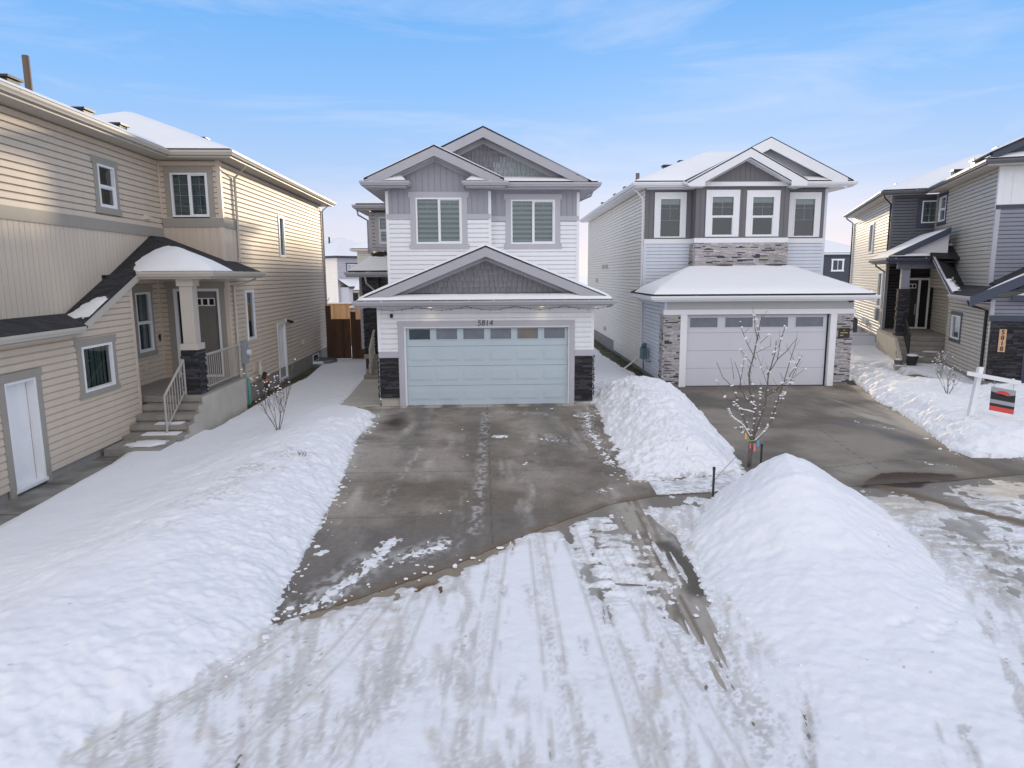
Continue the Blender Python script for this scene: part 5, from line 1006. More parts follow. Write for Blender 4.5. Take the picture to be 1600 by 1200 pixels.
# --- driveway of the white house
def drive_col(X, Y, Z):
    t = R(2.4); u = X * math.cos(t) + Y * math.sin(t); v = -X * math.sin(t) + Y * math.cos(t)
    n = fbm(u * .8, v * .8, 21); n2 = fbm(u * 3, v * 3, 22); n3 = fbm(u * 2.6, v * .5, 23)
    c = base(X, (.235, .205, .17, .05)); c = mixc(c, (.125, .104, .08, .2), (n - .36) * 3.4); c = mixc(c, (.31, .285, .25, 0), (n3 - .60) * 5); c = mixc(c, (.29, .27, .24, 0), .5 * ss((-1.6 - u) / 1.2) * ss((v - 11) / 3) * ss((fbm(u * .6, v * 1.6, 37) - .42) * 6))
    for uc, wd, a in ((-1.7, .28, .65), (-.15, .34, .55), (1.75, .3, .6)): c = mixc(c, (.095, .083, .072, .6), a * ss(1 - np.abs(u - uc - .25 * (n - .5)) / wd / 1.6) * ss((v - 11 + 5 * (n3 - .5)) / 7) * (.5 + n2))
    c = mixc(c, (.05, .045, .038, .8), 1.1 * ss(1 - np.hypot((u + 2.35) / .42, (v - 18.2) / 1.3) + .5 * (n2 - .5)))
    c = mixc(c, (.09, .08, .07, .7), 1.6 * (n2 - .62) * ss(1 - abs(v - 15.5) / 3.5))
    c = mixc(c, (.125, .11, .095, .5), .8 * ss((11.2 - v + 2 * (n - .5)) / 1.5))
    c = mixc(c, (.38, .36, .32, 0), .8 * ss((v - 19.95) / .12) * ss((n3 - .3) * 4)); c = mixc(c, (.36, .345, .31, 0), .55 * ss((-2.6 - u) / .4) * (fbm(u, v * 1.8, 31) > .45))
    for vs in (8.5, 10.95, 13.5, 16.05): c = mixc(c, (.07, .063, .055, .3), .85 * ss(1 - np.abs(v - vs - .01 * (n2 - .5)) / .022)); c = mixc(c, (.14, .128, .115, .3), .35 * ss(1 - np.abs(v - vs) / .12) * n2 * 1.6)
    c = mixc(c, (.07, .06, .05, .3), .8 * ss(1 - np.abs(u - .10) / .02)); c = mixc(c, (.03, .028, .025, .6), .9 * ss(1 - np.abs(v - 20.30) / .03))
    fine = fbm(X * 34, Y * 26, 33, 3); res = ss((fbm(X * 17, Y * 9, 34, 4) - .47) * 8)
    for P, wd, a in (([(-.75, 19.2), (-.70, 16.5), (-.64, 13.5), (-.6, 10.2)], .13, .42), ([(-2.0, 9.2), (-2.5, 7.8)], .35, .5), ([(-1.5, 9.3), (-1.0, 9.8)], .3, .5), ([(2.05, 19.4), (1.95, 16.0)], .25, .5), ([(-2.1, 15.5), (-2.3, 11.5)], .10, .25), ([(.9, 16.4), (1.3, 15.8)], .3, .35), ([(-.3, 19.3), (.9, 18.9)], .25, .3)):
        c = mixc(c, (.50, .49, .48, 0), a * res * ss(1.3 - dline(X, Y, P) / wd))
    c[..., :3] *= (.80 + .4 * fine)[..., None]
    for P in ([(-1.2, 19.8), (-1.35, 16), (-1.1, 12), (-1.25, 9.2)], [(.75, 19.8), (.7, 15), (.95, 11.2)]): c = mixc(c, (.11, .095, .078, .2), .35 * ss(1.2 - dline(X, Y, P) / .13) * ss((n3 - .35) * 4))
    for P in ([(-1.9, 14.6), (-1.5, 14.3), (-1.25, 14.45)], [(1.0, 17.3), (1.2, 16.6), (1.15, 16.1)]): c = mixc(c, (.06, .05, .042, .2), .8 * ss(1 - dline(X + .05 * (n2 - .5), Y, P) / .012))
    d = curb_d(X, Y); c = mixc(c, (.12, .085, .055, .6), .9 * ss(1 - d / .22) * ss((n2 - .25) * 4))
    c[..., :3] *= 1.38 - .2 * ss((n2 - .5) * 4)[..., None]; return c
xs = np.arange(-4.6, 3.4, .03); ys = np.arange(6.3, 20.9, .03); t_ = R(2.4)
dv = grid_mesh('driveway', xs, ys, lambda X, Y: Gz(X, Y) + .012 * ss(curb_d(X, Y) / .05) - .004, lambda X, Y, Z: (curb_d(X, Y) > -.02) & (-X * math.sin(t_) + Y * math.cos(t_) < 20.5), drive_col, 'drivemat'); tag(dv, kind='structure')
# --- driveway and walk of the stone house
SEAM = [(1.5, 12.6), (3.2, 13.0), (4.94, 13.43), (6.26, 13.77), (8.36, 14.40), (10.0, 14.55), (13, 15.2), (20, 17), (30, 20)]
def drive2_col(X, Y, Z):
    n = fbm(X * .7, Y * .7, 41); n2 = fbm(X * 3, Y * 3, 42); n3 = fbm((X + .1 * Y) * 2.2, Y * .45, 43)
    c = base(X, (.235, .205, .168, .05)); c = mixc(c, (.12, .103, .082, .2), (n - .40) * 3.2); c = mixc(c, (.36, .31, .24, 0), ss((X + .12 * Y - 11.5) / 2) * (n3 - .3) * 2.4)
    c = mixc(c, (.095, .084, .07, .3), ss((Y - 18) / 4) * (n - .25) * 2.2)
    c = mixc(c, (.37, .34, .29, 0), .9 * ss(1 - np.hypot((X - 10.4) / .9, (Y - 19.5) / 4.5)) * ss((n3 - .35) * 4)); c = mixc(c, (.30, .27, .225, 0), .6 * ss(1 - np.hypot((X - 7.6) / 1.6, (Y - 13.4) / .9)))
    ln = dline(X, Y, [(8.75, 24.6), (8.62, 23.25), (8.33, 18.93), (7.88, 16.07), (7.5, 13.0)]); c = mixc(c, (.06, .055, .05, .3), .8 * ss(1 - ln / .02))
    ln = dline(X, Y, SEAM); c = mixc(c, (.045, .04, .035, .3), .95 * ss(1 - (ln + .01 * n2) / .032)); ln = dline(X, Y, [(10.9, 24.5), (9.6, 17.5), (8.9, 14.5)]); c = mixc(c, (.08, .07, .065, .3), .5 * ss(1 - ln / .015)); ln = dline(X, Y, [(5.9, 15.0), (7.1, 13.0)]); c = mixc(c, (.06, .055, .05, .3), .7 * ss(1 - ln / .02))
    for y_ in (17.6, 20.6): ln = np.abs(Y - y_ - .03 * X); c = mixc(c, (.08, .07, .065, .3), .5 * ss(1 - ln / .015))
    wetp = ss(1 - sdist_p(X, Y) / .05); c = mixc(c, (.055, .032, .018, .3), wetp); c = mixc(c, (.14, .10, .065, .5), .7 * ss(1 - sdist_p(X, Y) / .35) * (1 - wetp)); d = curb_d(X, Y)
    c = mixc(c, (.10, .085, .065, .5), .6 * ss(1 - d / .3) * ss((n2 - .25) * 4)); ln = dline(X, Y, [(9.0, 18.6), (9.5, 17.4), (9.7, 16.3)]); c = mixc(c, (.11, .105, .1, .6), .8 * ss(1 - ln / .5 + .6 * (n2 - .5)))
    c[..., :3] *= 1.22; return c
xs = np.arange(2.2, 22, .05); ys = np.arange(11.3, 26.5, .05)
dv2 = grid_mesh('driveway', xs, ys, lambda X, Y: Gz(X, Y) + .012 * ss(curb_d(X, Y) / .05) - .004, lambda X, Y, Z: (curb_d(X, Y) > -.02) & (Y < 24.75 + .35 * (X > 13) * 3) & (X > 2.6), drive2_col, 'drivemat'); tag(dv2, kind='structure')
# --- lawn soil, paths
def soil_col(X, Y, Z):
    n = fbm(X * 4, Y * 4, 51); c = base(X, (.075, .062, .035, 0)); return mixc(c, (.11, .115, .045, 0), (n - .45) * 4)
soil = grid_mesh('lawn', np.arange(-14, 24, .25), np.arange(8, 60, .25), lambda X, Y: Gz(X, Y) - .03, lambda X, Y, Z: curb_d(X, Y) > 0, soil_col, 'groundsnow'); tag(soil, kind='structure')
def path_col(X, Y, Z):
    n = fbm(X * 2, Y * 2, 61); c = base(X, (.30, .285, .255, .1)); c = mixc(c, (.15, .14, .125, .4), (n - .42) * 3.5)
    for y_ in (11.2, 13.0, 14.8): c = mixc(c, (.06, .055, .05, 0), .8 * ss(1 - np.abs(Y - y_) / .02))
    return c
pa = grid_mesh('path', np.arange(-10.4, -7.4, .05), np.arange(5, 17, .05), lambda X, Y: Gz(X, Y) + .005 + 0 * X, lambda X, Y, Z: X > -99, path_col, 'drivemat'); tag(pa, kind='structure')
pb = Thing('path', (0, 0, 0), 2.4, None, None); bpy.data.objects.remove(pb.o)
m = MB(); 
for i in range(8):
    y0 = 20.42 + i * .66; a = MB(); m.slab([(-4.32 - .03 * i, y0, .125), (-3.14, y0, .125), (-3.14, y0 + .63, .13), (-4.34 - .03 * i, y0 + .63, .13)], .06)
m.v = [(x * math.cos(t_) - y * math.sin(t_), x * math.sin(t_) + y * math.cos(t_), z) for x, y, z in m.v]
pbo = m.build('path', 'concl'); tag(pbo, kind='structure')

# --- snow
XLB = ([3, 5.5, 6.0, 6.44, 7.06, 7.56, 8.7, 9.56, 10.76, 12.26, 14.49, 16.23, 17.6, 18.8, 19.5, 20.2, 22, 24, 25.6, 26.2, 40], [-4.6, -3.65, -3.28, -3.02, -2.88, -2.80, -2.94, -3.04, -3.12, -3.26, -3.55, -3.78, -3.75, -3.85, -4.35, -5.1, -5.25, -5.35, -5.45, -4.6, -4.8])
BANK1 = [(2.5, 27.0), (2.5, 22.5), (2.44, 19.5), (2.3, 16.1), (2.2, 13.9), (2.3, 12.75), (3.0, 12.72), (4.1, 13.15), (4.75, 13.4), (5.0, 14.3), (5.2, 16.0), (5.42, 18.2), (5.75, 21.5), (5.8, 23.4), (5.6, 24.9), (4.5, 26.5)]
PILE2 = [(3.9, 12.3), (3.3, 11.4), (2.55, 9.9), (2.45, 8.6), (2.40, 7.3), (2.55, 6.2), (2.9, 5.2), (3.5, 4.5), (4.4, 4.6), (5.0, 5.6), (5.4, 6.8), (5.8, 8.4), (6.2, 9.8), (6.35, 11.0), (6.2, 12.1), (5.5, 12.75), (4.6, 12.8)]
BANK3 = [(13.35, 26.3), (12.6, 24.2), (11.95, 22.4), (11.4, 19.8), (11.2, 18.7), (10.5, 16.6), (10.05, 15.2), (10.3, 14.75), (11.1, 14.45), (13, 14.9), (17, 16.2), (24, 18.2), (24, 21), (18.8, 20.6), (16.6, 21.3), (15.3, 22.0), (15.0, 24.5), (15.2, 27.2), (15, 29), (13.4, 29)]
def snow_h(X, Y):
    n = fbm(X * .8, Y * .8, 71); n2 = fbm(X * 3.5, Y * 3.5, 72); n3 = fbm(X * 14, Y * 14, 73, 4)
    h = np.full(X.shape, .10) + .05 * (n - .5)                       # lawns and far ground
    # street: thin packed snow, streaked along the tracks
    cd = curb_d(X, Y); fan = X / (Y + 4.0)
    st = fbm(fan * 34 + .3 * n, Y * .55, 74, 4); mot = fbm(X * 5.5, Y * 3.2, 75, 5)
    cov = .016 + .028 * (st - .5) + .05 * (n - .45) + .022 * (n2 - .5) + .010 * (n3 - .5)
    wv = fbm(X * 4.2 + 1.6 * n2, Y * 7.5 + 1.5 * n, 79, 5); zone = ss((X - .75) / .5) * ss((2.3 - X) / .4) * ss((Y - 6.9 - .5 * n) / 1.2)
    cov = cov - .15 * zone * (wv - .43) - .006 * zone
    scr = fbm(fan * 150, Y * 1.6, 83, 3); cov = cov - .05 * ss((scr - .60) * 5) * ss((st - .42) * 5) * ss((n2 - .3) * 3)
    cov = cov - (.045 + .03 * ss(1 - np.abs(X + 1.0) / .9)) * ss(1 + (cd + .02) / (.30 + .5 * ss(1 - np.abs(X + 1.0) / 1.2) + .5 * ss((X - .3) / 1.5)) + 1.5 * (n2 - .5)) * ss((X + 3.6) / 1.2) * (.7 + .6 * mot)
    right = ss((X - 5.6) / 1.0); cov = cov + right * (.06 * (mot - .50) - .016 + .05 * (fbm(X * .9, Y * 1.6, 80) - .5))
    td = dline(X, Y, TRK); cov = cov - .060 * ss(1.15 - td / .40) * (-.66 + 2.3 * fbm(X * 17, Y * .9, 76, 3) + .5 * (n2 - .5)) * ss((Y - 3.5) / 4); td = dline(X, Y, TRK2); cov = cov - .05 * ss(1 - td / .3)
    td = dline(X, Y, [(.75, 11), (.95, 9.2), (1.1, 7.6)]); cov = cov - .03 * ss(1 - td / .25) * (.3 + 1.2 * fbm(X * 18, Y * 1.5, 77, 3))
    td = dline(X, Y, [(7.3, 12.6), (7.75, 11.35), (8.4, 10.4), (9.6, 9)]); cov = cov - .05 * ss(1 - td / .3) * (.4 + n3)
    cov = cov + .014 * np.sin((Y * 2.2 + fan * 9) * 12) * (.2 + .0 * X) * ss((st - .5) * 4) * .35
    cov = np.minimum(cov, .03 + .012 * n2)
    h = np.where(cd < 0, cov + .0, h)
    # bare icy strip between the banks
    ic = (cd >= 0) & (X > 1.9) & (X < 6.2) & (Y < 14.0); h = np.where(ic, .024 + .04 * (mot - .50) + .03 * (n2 - .5) - .03 * ss(1 - dline(X, Y, TRK) / .3), h)
    # bare concrete of both driveways
    tB = R(2.4); uB = X * math.cos(tB) + Y * math.sin(tB); vB = -X * math.sin(tB) + Y * math.cos(tB); xl = np.interp(Y, *XLB); dL = xl - X
    onB = (cd >= 0) & (dL < 0) & (X < 2.6) & (vB < 26); sm = np.full(X.shape, -.06)
    def patch(pts, wd, a, s):
        return a + .016 - .035 * (dline(X, Y, pts) / wd) ** 1.2 + .05 * (fbm(X * 7, Y * 7, s, 4) - .5) + .10 * (fbm(X * 26, Y * 17, s + 3, 3) - .56)
    for P, wd, a in (([(-1.3, 17.5), (-1.25, 17.0)], .1, -.01), ([(.5, 19.6), (1.2, 19.7)], .1, -.01), ([(-1.85, 9.9), (-2.0, 8.9), (-2.35, 8.0), (-2.5, 7.75)], .15, .012), ([(-1.5, 9.3), (-1.2, 9.5), (-1.0, 9.8)], .14, .010), ([(-1.75, 8.95), (-1.6, 9.1)], .1, .0), ([(-.38, 16.35), (-.22, 16.35)], .12, .022), ([(.7, 16.1), (1.1, 15.9)], .16, -.004), ([(2.15, 19), (1.95, 17), (2.05, 14)], .22, -.004), ([(.25, 13.9), (.35, 14.1)], .07, .006), ([(-2.8, 9.4), (-2.75, 9.5)], .08, .012), ([(1.7, 18.8), (2.1, 18.3)], .2, -.006), ([(1.6, 12.1), (1.8, 12.3)], .15, .0)):
        sm = np.maximum(sm, np.minimum(patch(P, wd, a, 81), .03))
    h = np.where(onB, sm, h)
    # the left bank and yard
    hr = np.interp(Y, [3, 6, 9, 13, 17, 19.3, 21, 40], [.38, .46, .50, .46, .38, .26, .10, .10])
    e = dL + .16 * (n3 - .5) + .20 * (n2 - .5); wd = np.interp(Y, [3, 9, 13, 17, 20], [2.1, 1.9, 1.5, 1.2, .5]) + .5 * (n - .5); prof = ss(e / wd * .5 + .0) * 2 * hr; up = hr * np.sin(np.clip(e / wd, 0, 1) * math.pi / 2) ** .8
    dn = np.clip((e - wd) / 2.4, 0, 1); chl = np.abs(2 * fbm(X * 6.5, Y * 6.5, 103, 4) - 1); rgh = fbm(X * 9, Y * 9, 107, 4) - .5; left = up - ss(dn) * (hr - .10) + .022 * rgh * ss(e / .3) * (1 - ss((e - wd - .2) / .8)) + .07 * (n - .5) - .02 * chl * ss(e / .15) * (1 - ss((e - wd * .55) / 1.0)) - .06 * (np.abs(2 * fbm(X * 2.2, Y * 1.5, 104, 3) - 1) - .2) * (1 - dn) + (.010 + .035 * ss((n - .45) * 4)) * (n2 - .5) * (1 - dn * .7) + .012 * (n3 - .5) * (1 - dn * .85)
    xa = np.interp(Y, [4, 10.7, 12.17, 14.34, 15.73, 16.6, 17.5], [-7.6, -8.35, -8.5, -8.72, -9.0, -9.2, -8.9]); dA = X - xa + .04 * (n2 - .5)
    left = np.where(Y < 17.2, np.minimum(left, .18 * np.sqrt(np.clip(dA / .6, 0, 1)) + .9 * ss((dA - .8) / 1.6) - .08 * (dA < 0)), left)
    w3 = -8.56 - (Y - 21.2) * .0506; dW = X - w3; left = np.where(Y >= 17.5, np.minimum(left, -.05 + .30 * ss((dW + .05 * n2 - np.interp(Y, [19, 24, 27, 33], [.35, .35, .55, .1])) / .35)), left)
    ml = (dL >= -.25) & (X < 2) & ((cd > -1.2) | (X < -2.6)) ; left = np.where(e > 0, left, -.06)
    h = np.where(ml & (dL > -.25) & (e > -.05), np.maximum(left, np.where(dL > 0, -.06, h)), h)
    h = np.where((cd < 0) & (dL > 0), np.maximum(left, cov), h)
    # gap behind the bank between white and stone houses
    gp = (X > 1.7) & (X < 5.6) & (Y > 20.5); gw = 5.52 - X; h = np.where(gp, np.minimum(.13 + .04 * (n - .5), -.06 + .35 * ss((gw - np.interp(Y, [24, 28, 33, 38], [.1, .6, .95, .9]) + .3 * (n2 - .5)) / .3)), h)
    # stone house driveway clear
    xr = np.interp(Y, [13, 14.6, 15.6, 18.85, 21.9, 24.2, 26.2, 28], [22, 10.1, 10.2, 11.2, 11.8, 12.6, 13.2, 13.25])
    on2 = (cd >= 0) & (X > 4.6) & (X < xr) & (Y < 27); walk = (cd >= 0) & (X > 9) & (Y < np.interp(X, [9, 11, 13, 17, 24], [14.6, 14.35, 14.8, 16.1, 18.1]))
    s2 = np.full(X.shape, -.06)
    for P, wd, a in (([(9.5, 18.6), (9.75, 18.0), (9.95, 17.6)], .3, -.014), ([(8.9, 14.1), (9.5, 13.9)], .25, -.016), ([(11.8, 13.65), (12.8, 14.0)], .35, .02)): s2 = np.maximum(s2, np.minimum(patch(P, wd, a, 82), .03))
    h = np.where(on2 | walk, s2, h)
    h = np.where(sdpoly(X, Y, PUD) + .18 * (fbm(X * 4, Y * 4, 3) - .5) > -.08, -.06, h)
    # banks and piles
    ch = np.abs(2 * fbm(X * 6.5, Y * 6.5, 101, 4) - 1); ch2 = np.abs(2 * fbm(X * 2.6, Y * 2.6, 102, 3) - 1)
    ed = .22 * (n2 - .5) + .10 * (n3 - .5)
    d1 = sdpoly(X, Y, BANK1) + ed; H1 = np.interp(Y, [12.7, 13.4, 15, 17, 19.3, 21, 22.4, 24, 27], [.20, .42, .62, .80, 1.0, .84, .5, .25, .1])
    b1 = H1 * np.sin(np.clip(d1 / 1.45, 0, 1) * math.pi / 2) + .14 * (n - .5) + .09 * (n2 - .5) + .05 * (n3 - .5) * ss((4.9 - X) / 1.5) - .16 * ch * ss((4.6 - X) / 1.2) - .10 * (ch2 - .2)
    h = np.where(d1 > 0, np.maximum(b1 * ss(d1 / .12) + .005, h * (Y > 20)), h)
    d2 = sdpoly(X, Y, PILE2) + ed * .7; dr, hv = dline(X, Y, [(4.42, 10.75), (4.25, 9.9), (4.1, 8.5), (3.85, 6.6), (3.8, 4.6)], [1.10, 1.08, .52, .17, .06])
    f2 = np.clip(d2 / (d2 + dr + 1e-6), 0, 1); pk = hv * (1 - (1 - f2) ** 1.25) ** 1.05; pk = pk - .07 * np.exp(-(dr / .25) ** 2) * 1 + .10 * np.exp(-(np.hypot(X - 4.4, Y - 10.6) / .4) ** 2)
    b2 = pk + .035 * (fbm(X * 8, Y * 8, 108, 4) - .5) + .11 * (n - .5) * f2 + .035 * (n2 - .5) * ss(d2) + .008 * (n3 - .5) - .02 * (ch2 - .2) * ss(d2 / .6) - .05 * ch * ss(1 - d2 / .7)
    for fx, fy in ((4.2, 7.0), (4.35, 7.06), (4.62, 6.9), (4.75, 6.98), (4.82, 7.1), (4.45, 6.75)): b2 = b2 - .06 * np.exp(-(np.hypot(X - fx, (Y - fy) * 1.5) / .06) ** 2)
    h = np.where(d2 > 0, np.maximum(b2 * ss(d2 / .25) + .01, np.where(cd < 0, cov, -1)), h)
    d3 = sdpoly(X, Y, BANK3) + ed; H3 = np.interp(Y, [14, 16, 19, 22, 25, 28], [.38, .48, .50, .42, .30, .2]); b3 = H3 * np.sin(np.clip(d3 / 1.0, 0, 1) * math.pi / 2) - .18 * ss((d3 - 1.2) / 1.2) + .16 * (n - .5) + .12 * (n2 - .5) + .03 * (n3 - .5) - .09 * ch
    h = np.where(d3 > 0, np.maximum(b3 * ss(d3 / .1) + .005, 0), h)
    gapR = (X > 12.9) & (Y > 26) & (Y < 60) & (X < 24); h = np.where(gapR & (d3 <= 0), .12 + .12 * (n - .5) + .10 * (n2 - .5), h)
    dwlk = sdpoly(X, Y, [(15.4, 22.2), (16.5, 21.7), (24, 20.9), (24, 19.9), (17.2, 19.9), (15.2, 21.1), (14.7, 24.0), (14.6, 27.8), (15.6, 28.3)]); h = np.where(dwlk > .0, np.minimum(h, .04 * (.3 - dwlk) - .02 + .06 * (n2 - .55)), h)
    # road snow left of bank merges; never over the slabs of the side path
    up_ = (uB > -4.45) & (uB < -3.0) & (vB > 20.3) & (vB < 25.7); h = np.where(up_ & (uB > -4.42 + .3 * (n2 - .5)), -.1, h)
    return h
def snow_z(X, Y): return Gz(X, Y) + np.maximum(snow_h(X, Y), -.12)
def snow_col(X, Y, Z):
    h = Z - Gz(X, Y); c = base(X, (.85, .85, .86, 0)); n2 = fbm(X * 3.5, Y * 3.5, 72); n3 = fbm(X * 22, Y * 22, 90, 4); n = fbm(X * .8, Y * .8, 71); cd = curb_d(X, Y); fan = X / (Y + 4.0)
    rd = ss(-cd / .3) * (h < .06); st = fbm(fan * 40, Y * .8, 91, 4)
    ln = fbm(fan * 26 + .2 * n2 + .3 * n, Y * .28, 96, 3); scr = fbm(fan * 150, Y * 2.4, 97, 4); trd = .5 + .5 * np.sin(Y * 70 + 5 * np.sin(fan * 240)); crumb = fbm(X * 60, Y * 60, 98, 2)
    lane = rd * ss((ln - .40) * 6); c = mixc(c, (.68, .665, .65, 0), lane * ss((scr - .38) * 4) * .62); c = mixc(c, (.50, .475, .44, 0), lane * ss((scr - .5) * 6) * (.35 + .5 * trd) * .8)
    c = mixc(c, (.27, .23, .18, 0), rd * ss((crumb - .80) * 10) * ss((ln - .5) * 6) * .9); c = mixc(c, (.56, .47, .36, 0), lane * ss((n2 - .58) * 8) * .35)
    c = mixc(c, (.56, .47, .36, 0), rd * ss(1 + cd / .6) * ss((n2 - .38) * 4) * .6 * (X < 3) * ss((X + 3.2) / 1.0)); c = mixc(c, (.52, .42, .29, 0), rd * ss((X - 6.3) / 1) * ss(1 + cd / 1.6) * ss((n2 - .3) * 3) * .85)
    for P, wd in ((TRK, .55), (TRK2, .4), ([(.2, 8.2), (.5, 6.4), (.75, 4.5)], .16), ([(1.15, 7.6), (1.3, 6.2), (1.35, 5)], .14), ([(-.6, 7.4), (-.5, 5.8), (-.4, 4)], .12), ([(-1.9, 7.5), (-2.2, 6.4), (-2.6, 5.2)], .16), ([(-2.6, 7.2), (-3.0, 6.0), (-3.4, 5.2)], .2), ([(7.3, 12.6), (7.75, 11.35), (8.4, 10.4), (9.6, 9)], .6)):
        d = dline(X, Y, P); tread = .55 + .45 * np.sin(Y * 55 + 6 * np.sin(X * 30)) ; c = mixc(c, (.50, .47, .43, 0), rd * ss(1 - d / wd + .9 * (n2 - .5)) * ss((n3 - .36) * 4) * ss((fbm(fan * 160, Y * 3, 106, 3) - .38) * 5) * (.4 + .45 * tread))
    for P in ([(-2.2, 7.9), (-2.75, 6.6), (-3.6, 5.2)], [(-1.5, 8.5), (-1.85, 6.8), (-2.4, 5.0)], [(-1.1, 8.8), (-1.25, 6.8), (-1.5, 4.8)], [(-.2, 9.6), (-.3, 7.4), (-.45, 4.6)], [(.35, 10.2), (.4, 7.6), (.45, 4.6)], [(.85, 10.8), (1.0, 8.2), (1.15, 4.8)], [(1.3, 11), (1.55, 8.0), (1.8, 5.0)]):
        dd = dline(X, Y, P); lug = .5 + .5 * np.sin(Y * 46 + 3 * np.sin((X - Y * .1) * 60)); edge_ = np.exp(-((dd - .11) / .025) ** 2) + .8 * np.exp(-((dd - .03) / .03) ** 2) * lug
        c = mixc(c, (.52, .49, .45, 0), rd * edge_ * ss((n2 - .22) * 4) * .62)
    icz = (cd >= 0) & (X > 1.9) & (X < 6.2) & (Y < 14.0) & (h < .06); c = mixc(c, (.47, .455, .44, 0), icz * ss((fbm(X * 9, Y * 13, 99, 4) - .42) * 5) * .85)
    zr_ = rd * ss((X - 5.8) / 1); c = mixc(c, (.45, .40, .33, 0), zr_ * ss((fbm(X * 2.6, Y * 7.5, 100, 5) - .47) * 8) * .85); c = mixc(c, (.66, .58, .46, 0), zr_ * ss((Y - 9.5) / 3) * ss((n - .35) * 4) * .6)
    for gx, gy, gr in ((-4.6, 13.6, .8), (-4.8, 12.4, .9), (-5.0, 10.6, 1.0), (-5.3, 9.2, .8), (-4.35, 12.9, .9), (-4.15, 13.9, .5), (-4.9, 11.6, .7), (3.0, 19.8, .8), (3.5, 18.6, 1.2), (3.0, 17.2, .9), (11.4, 17.0, .8), (-3.6, 17.0, .5)):
        c = mixc(c, (.42, .36, .27, 0), .7 * ss(1 - np.hypot(X - gx, Y - gy) / gr) * ss((n3 - .5) * 6) * ss((n2 - .35) * 4))
    c = mixc(c, (.35, .31, .25, 0), .8 * ss((fbm(X * 45, Y * 45, 95, 2) - .86) * 14) * ss((n - .45) * 5) * (h > .1)); c = mixc(c, (.45, .42, .38, 0), .45 * ss(1 - h / .02) * (h < .02) * (n3 > .45))
    c = mixc(c, (.58, .56, .53, 0), .45 * (cd > 0) * (h < .05) * ss((n3 - .4) * 4))
    return c
def sp(*seg): return np.concatenate([np.arange(a, b - 1e-6, s) for a, b, s in seg])
xs = np.concatenate([[-900, -400, -200, -110, -70, -50], sp((-40, -16, 1.0), (-16, -11, .25), (-11, -6.5, .06), (-6.5, 7.5, .028), (7.5, 15, .055), (15, 24, .15), (24, 50, 1.0)), [50, 60, 80, 120, 200, 400, 900]])
ys = np.concatenate([[-60, -30, -15, -5, 0], sp((1, 4, .2), (4, 14.5, .028), (14.5, 22, .05), (22, 32, .09), (32, 50, .25), (50, 80, 1.0)), [80, 100, 150, 250, 450, 900, 2000]])
snow = grid_mesh('snow_cover', xs, ys, snow_z, lambda X, Y, Z: (Z - Gz(X, Y)) > -.045, snow_col, 'groundsnow'); tag(snow, kind='structure')
def gz1(x, y): return float(snow_z(np.array([[x]], float), np.array([[y]], float))[0, 0])

# ================================================================== grass by the stone house and the porch
m = MB(); rn = random.Random(5)
def tuft(m, x, y, z, h, n=6):
    for i in range(n):
        a = rn.uniform(0, 6.28); l = rn.uniform(.3, 1) * h; dx, dy = math.cos(a) * l * rn.uniform(.3, 1.1), math.sin(a) * l * rn.uniform(.3, 1.1); w_ = .006; px, py = -math.sin(a) * w_, math.cos(a) * w_
        m.add([(x + px, y + py, z), (x - px, y - py, z), (x + dx, y + dy, z + l * rn.uniform(.3, .8))], [(0, 1, 2)])
for i in range(1500):
    y = rn.uniform(26.5, 45); x = 5.45 - rn.random() ** 1.3 * (1.15 if y > 31 else .8); tuft(m, x, y, -.1 * min(1, (y - 9) / 11) - .01, rn.uniform(.05, .16))
m.norecalc = True; tag(m.build('grass', 'grass'), 'flattened dormant grass showing along the stone house wall', 'grass', kind='stuff')
m = MB(); ca, sa = math.cos(R(2.9)), math.sin(R(2.9))
for i in range(500):
    y = rn.uniform(19.2, 29); x = -7.2 + rn.random() * .45 if y < 21.4 else -7.45 + rn.random() * .4; tuft(m, x * ca - y * sa, x * sa + y * ca, -.1, rn.uniform(.05, .15))
m.norecalc = True; tag(m.build('grass', 'grass'), 'brown grass edge at the foot of the beige house porch', 'grass', kind='stuff')

# ================================================================== loose snow crumbs along the ploughed edges
m = MB(); rn = random.Random(77); ed_ = []
for i in range(110): y = rn.uniform(6.2, 20); ed_.append((float(np.interp(y, *XLB)) + abs(rn.gauss(0, .12)) - .03, y, 1))
for P, n_ in ((BANK1[3:8], 70), (BANK1[1:4], 40), (PILE2[1:6], 45), (BANK3[2:10], 60), (CURB[3:8], 30)):
    for i in range(n_):
        k = rn.randrange(len(P) - 1); t = rn.random(); a, b = P[k], P[k + 1]; ed_.append((a[0] + (b[0] - a[0]) * t + rn.gauss(0, .14), a[1] + (b[1] - a[1]) * t + rn.gauss(0, .14), 1))
for i in range(40): ed_.append((rn.uniform(-2.9, 2.0), rn.uniform(9.5, 20), .5))
ex = np.array([e[0] for e in ed_]); ey = np.array([e[1] for e in ed_]); ez = np.maximum(snow_z(ex[None], ey[None])[0], Gz(ex, ey) + .008)
for (x, y, k), z in zip(ed_, ez):
    r = min(.05, .008 + rn.expovariate(1 / .010)) * k; m.blob((x, y, z + r * .1), r * rn.uniform(.8, 2.0), r * rn.uniform(.8, 1.6), r * rn.uniform(.35, .7), rn.random())
tag(m.build('snow_crumbs', 'snow'), 'loose snow crumbs scattered along the ploughed bank edges', 'snow crumbs', kind='stuff')

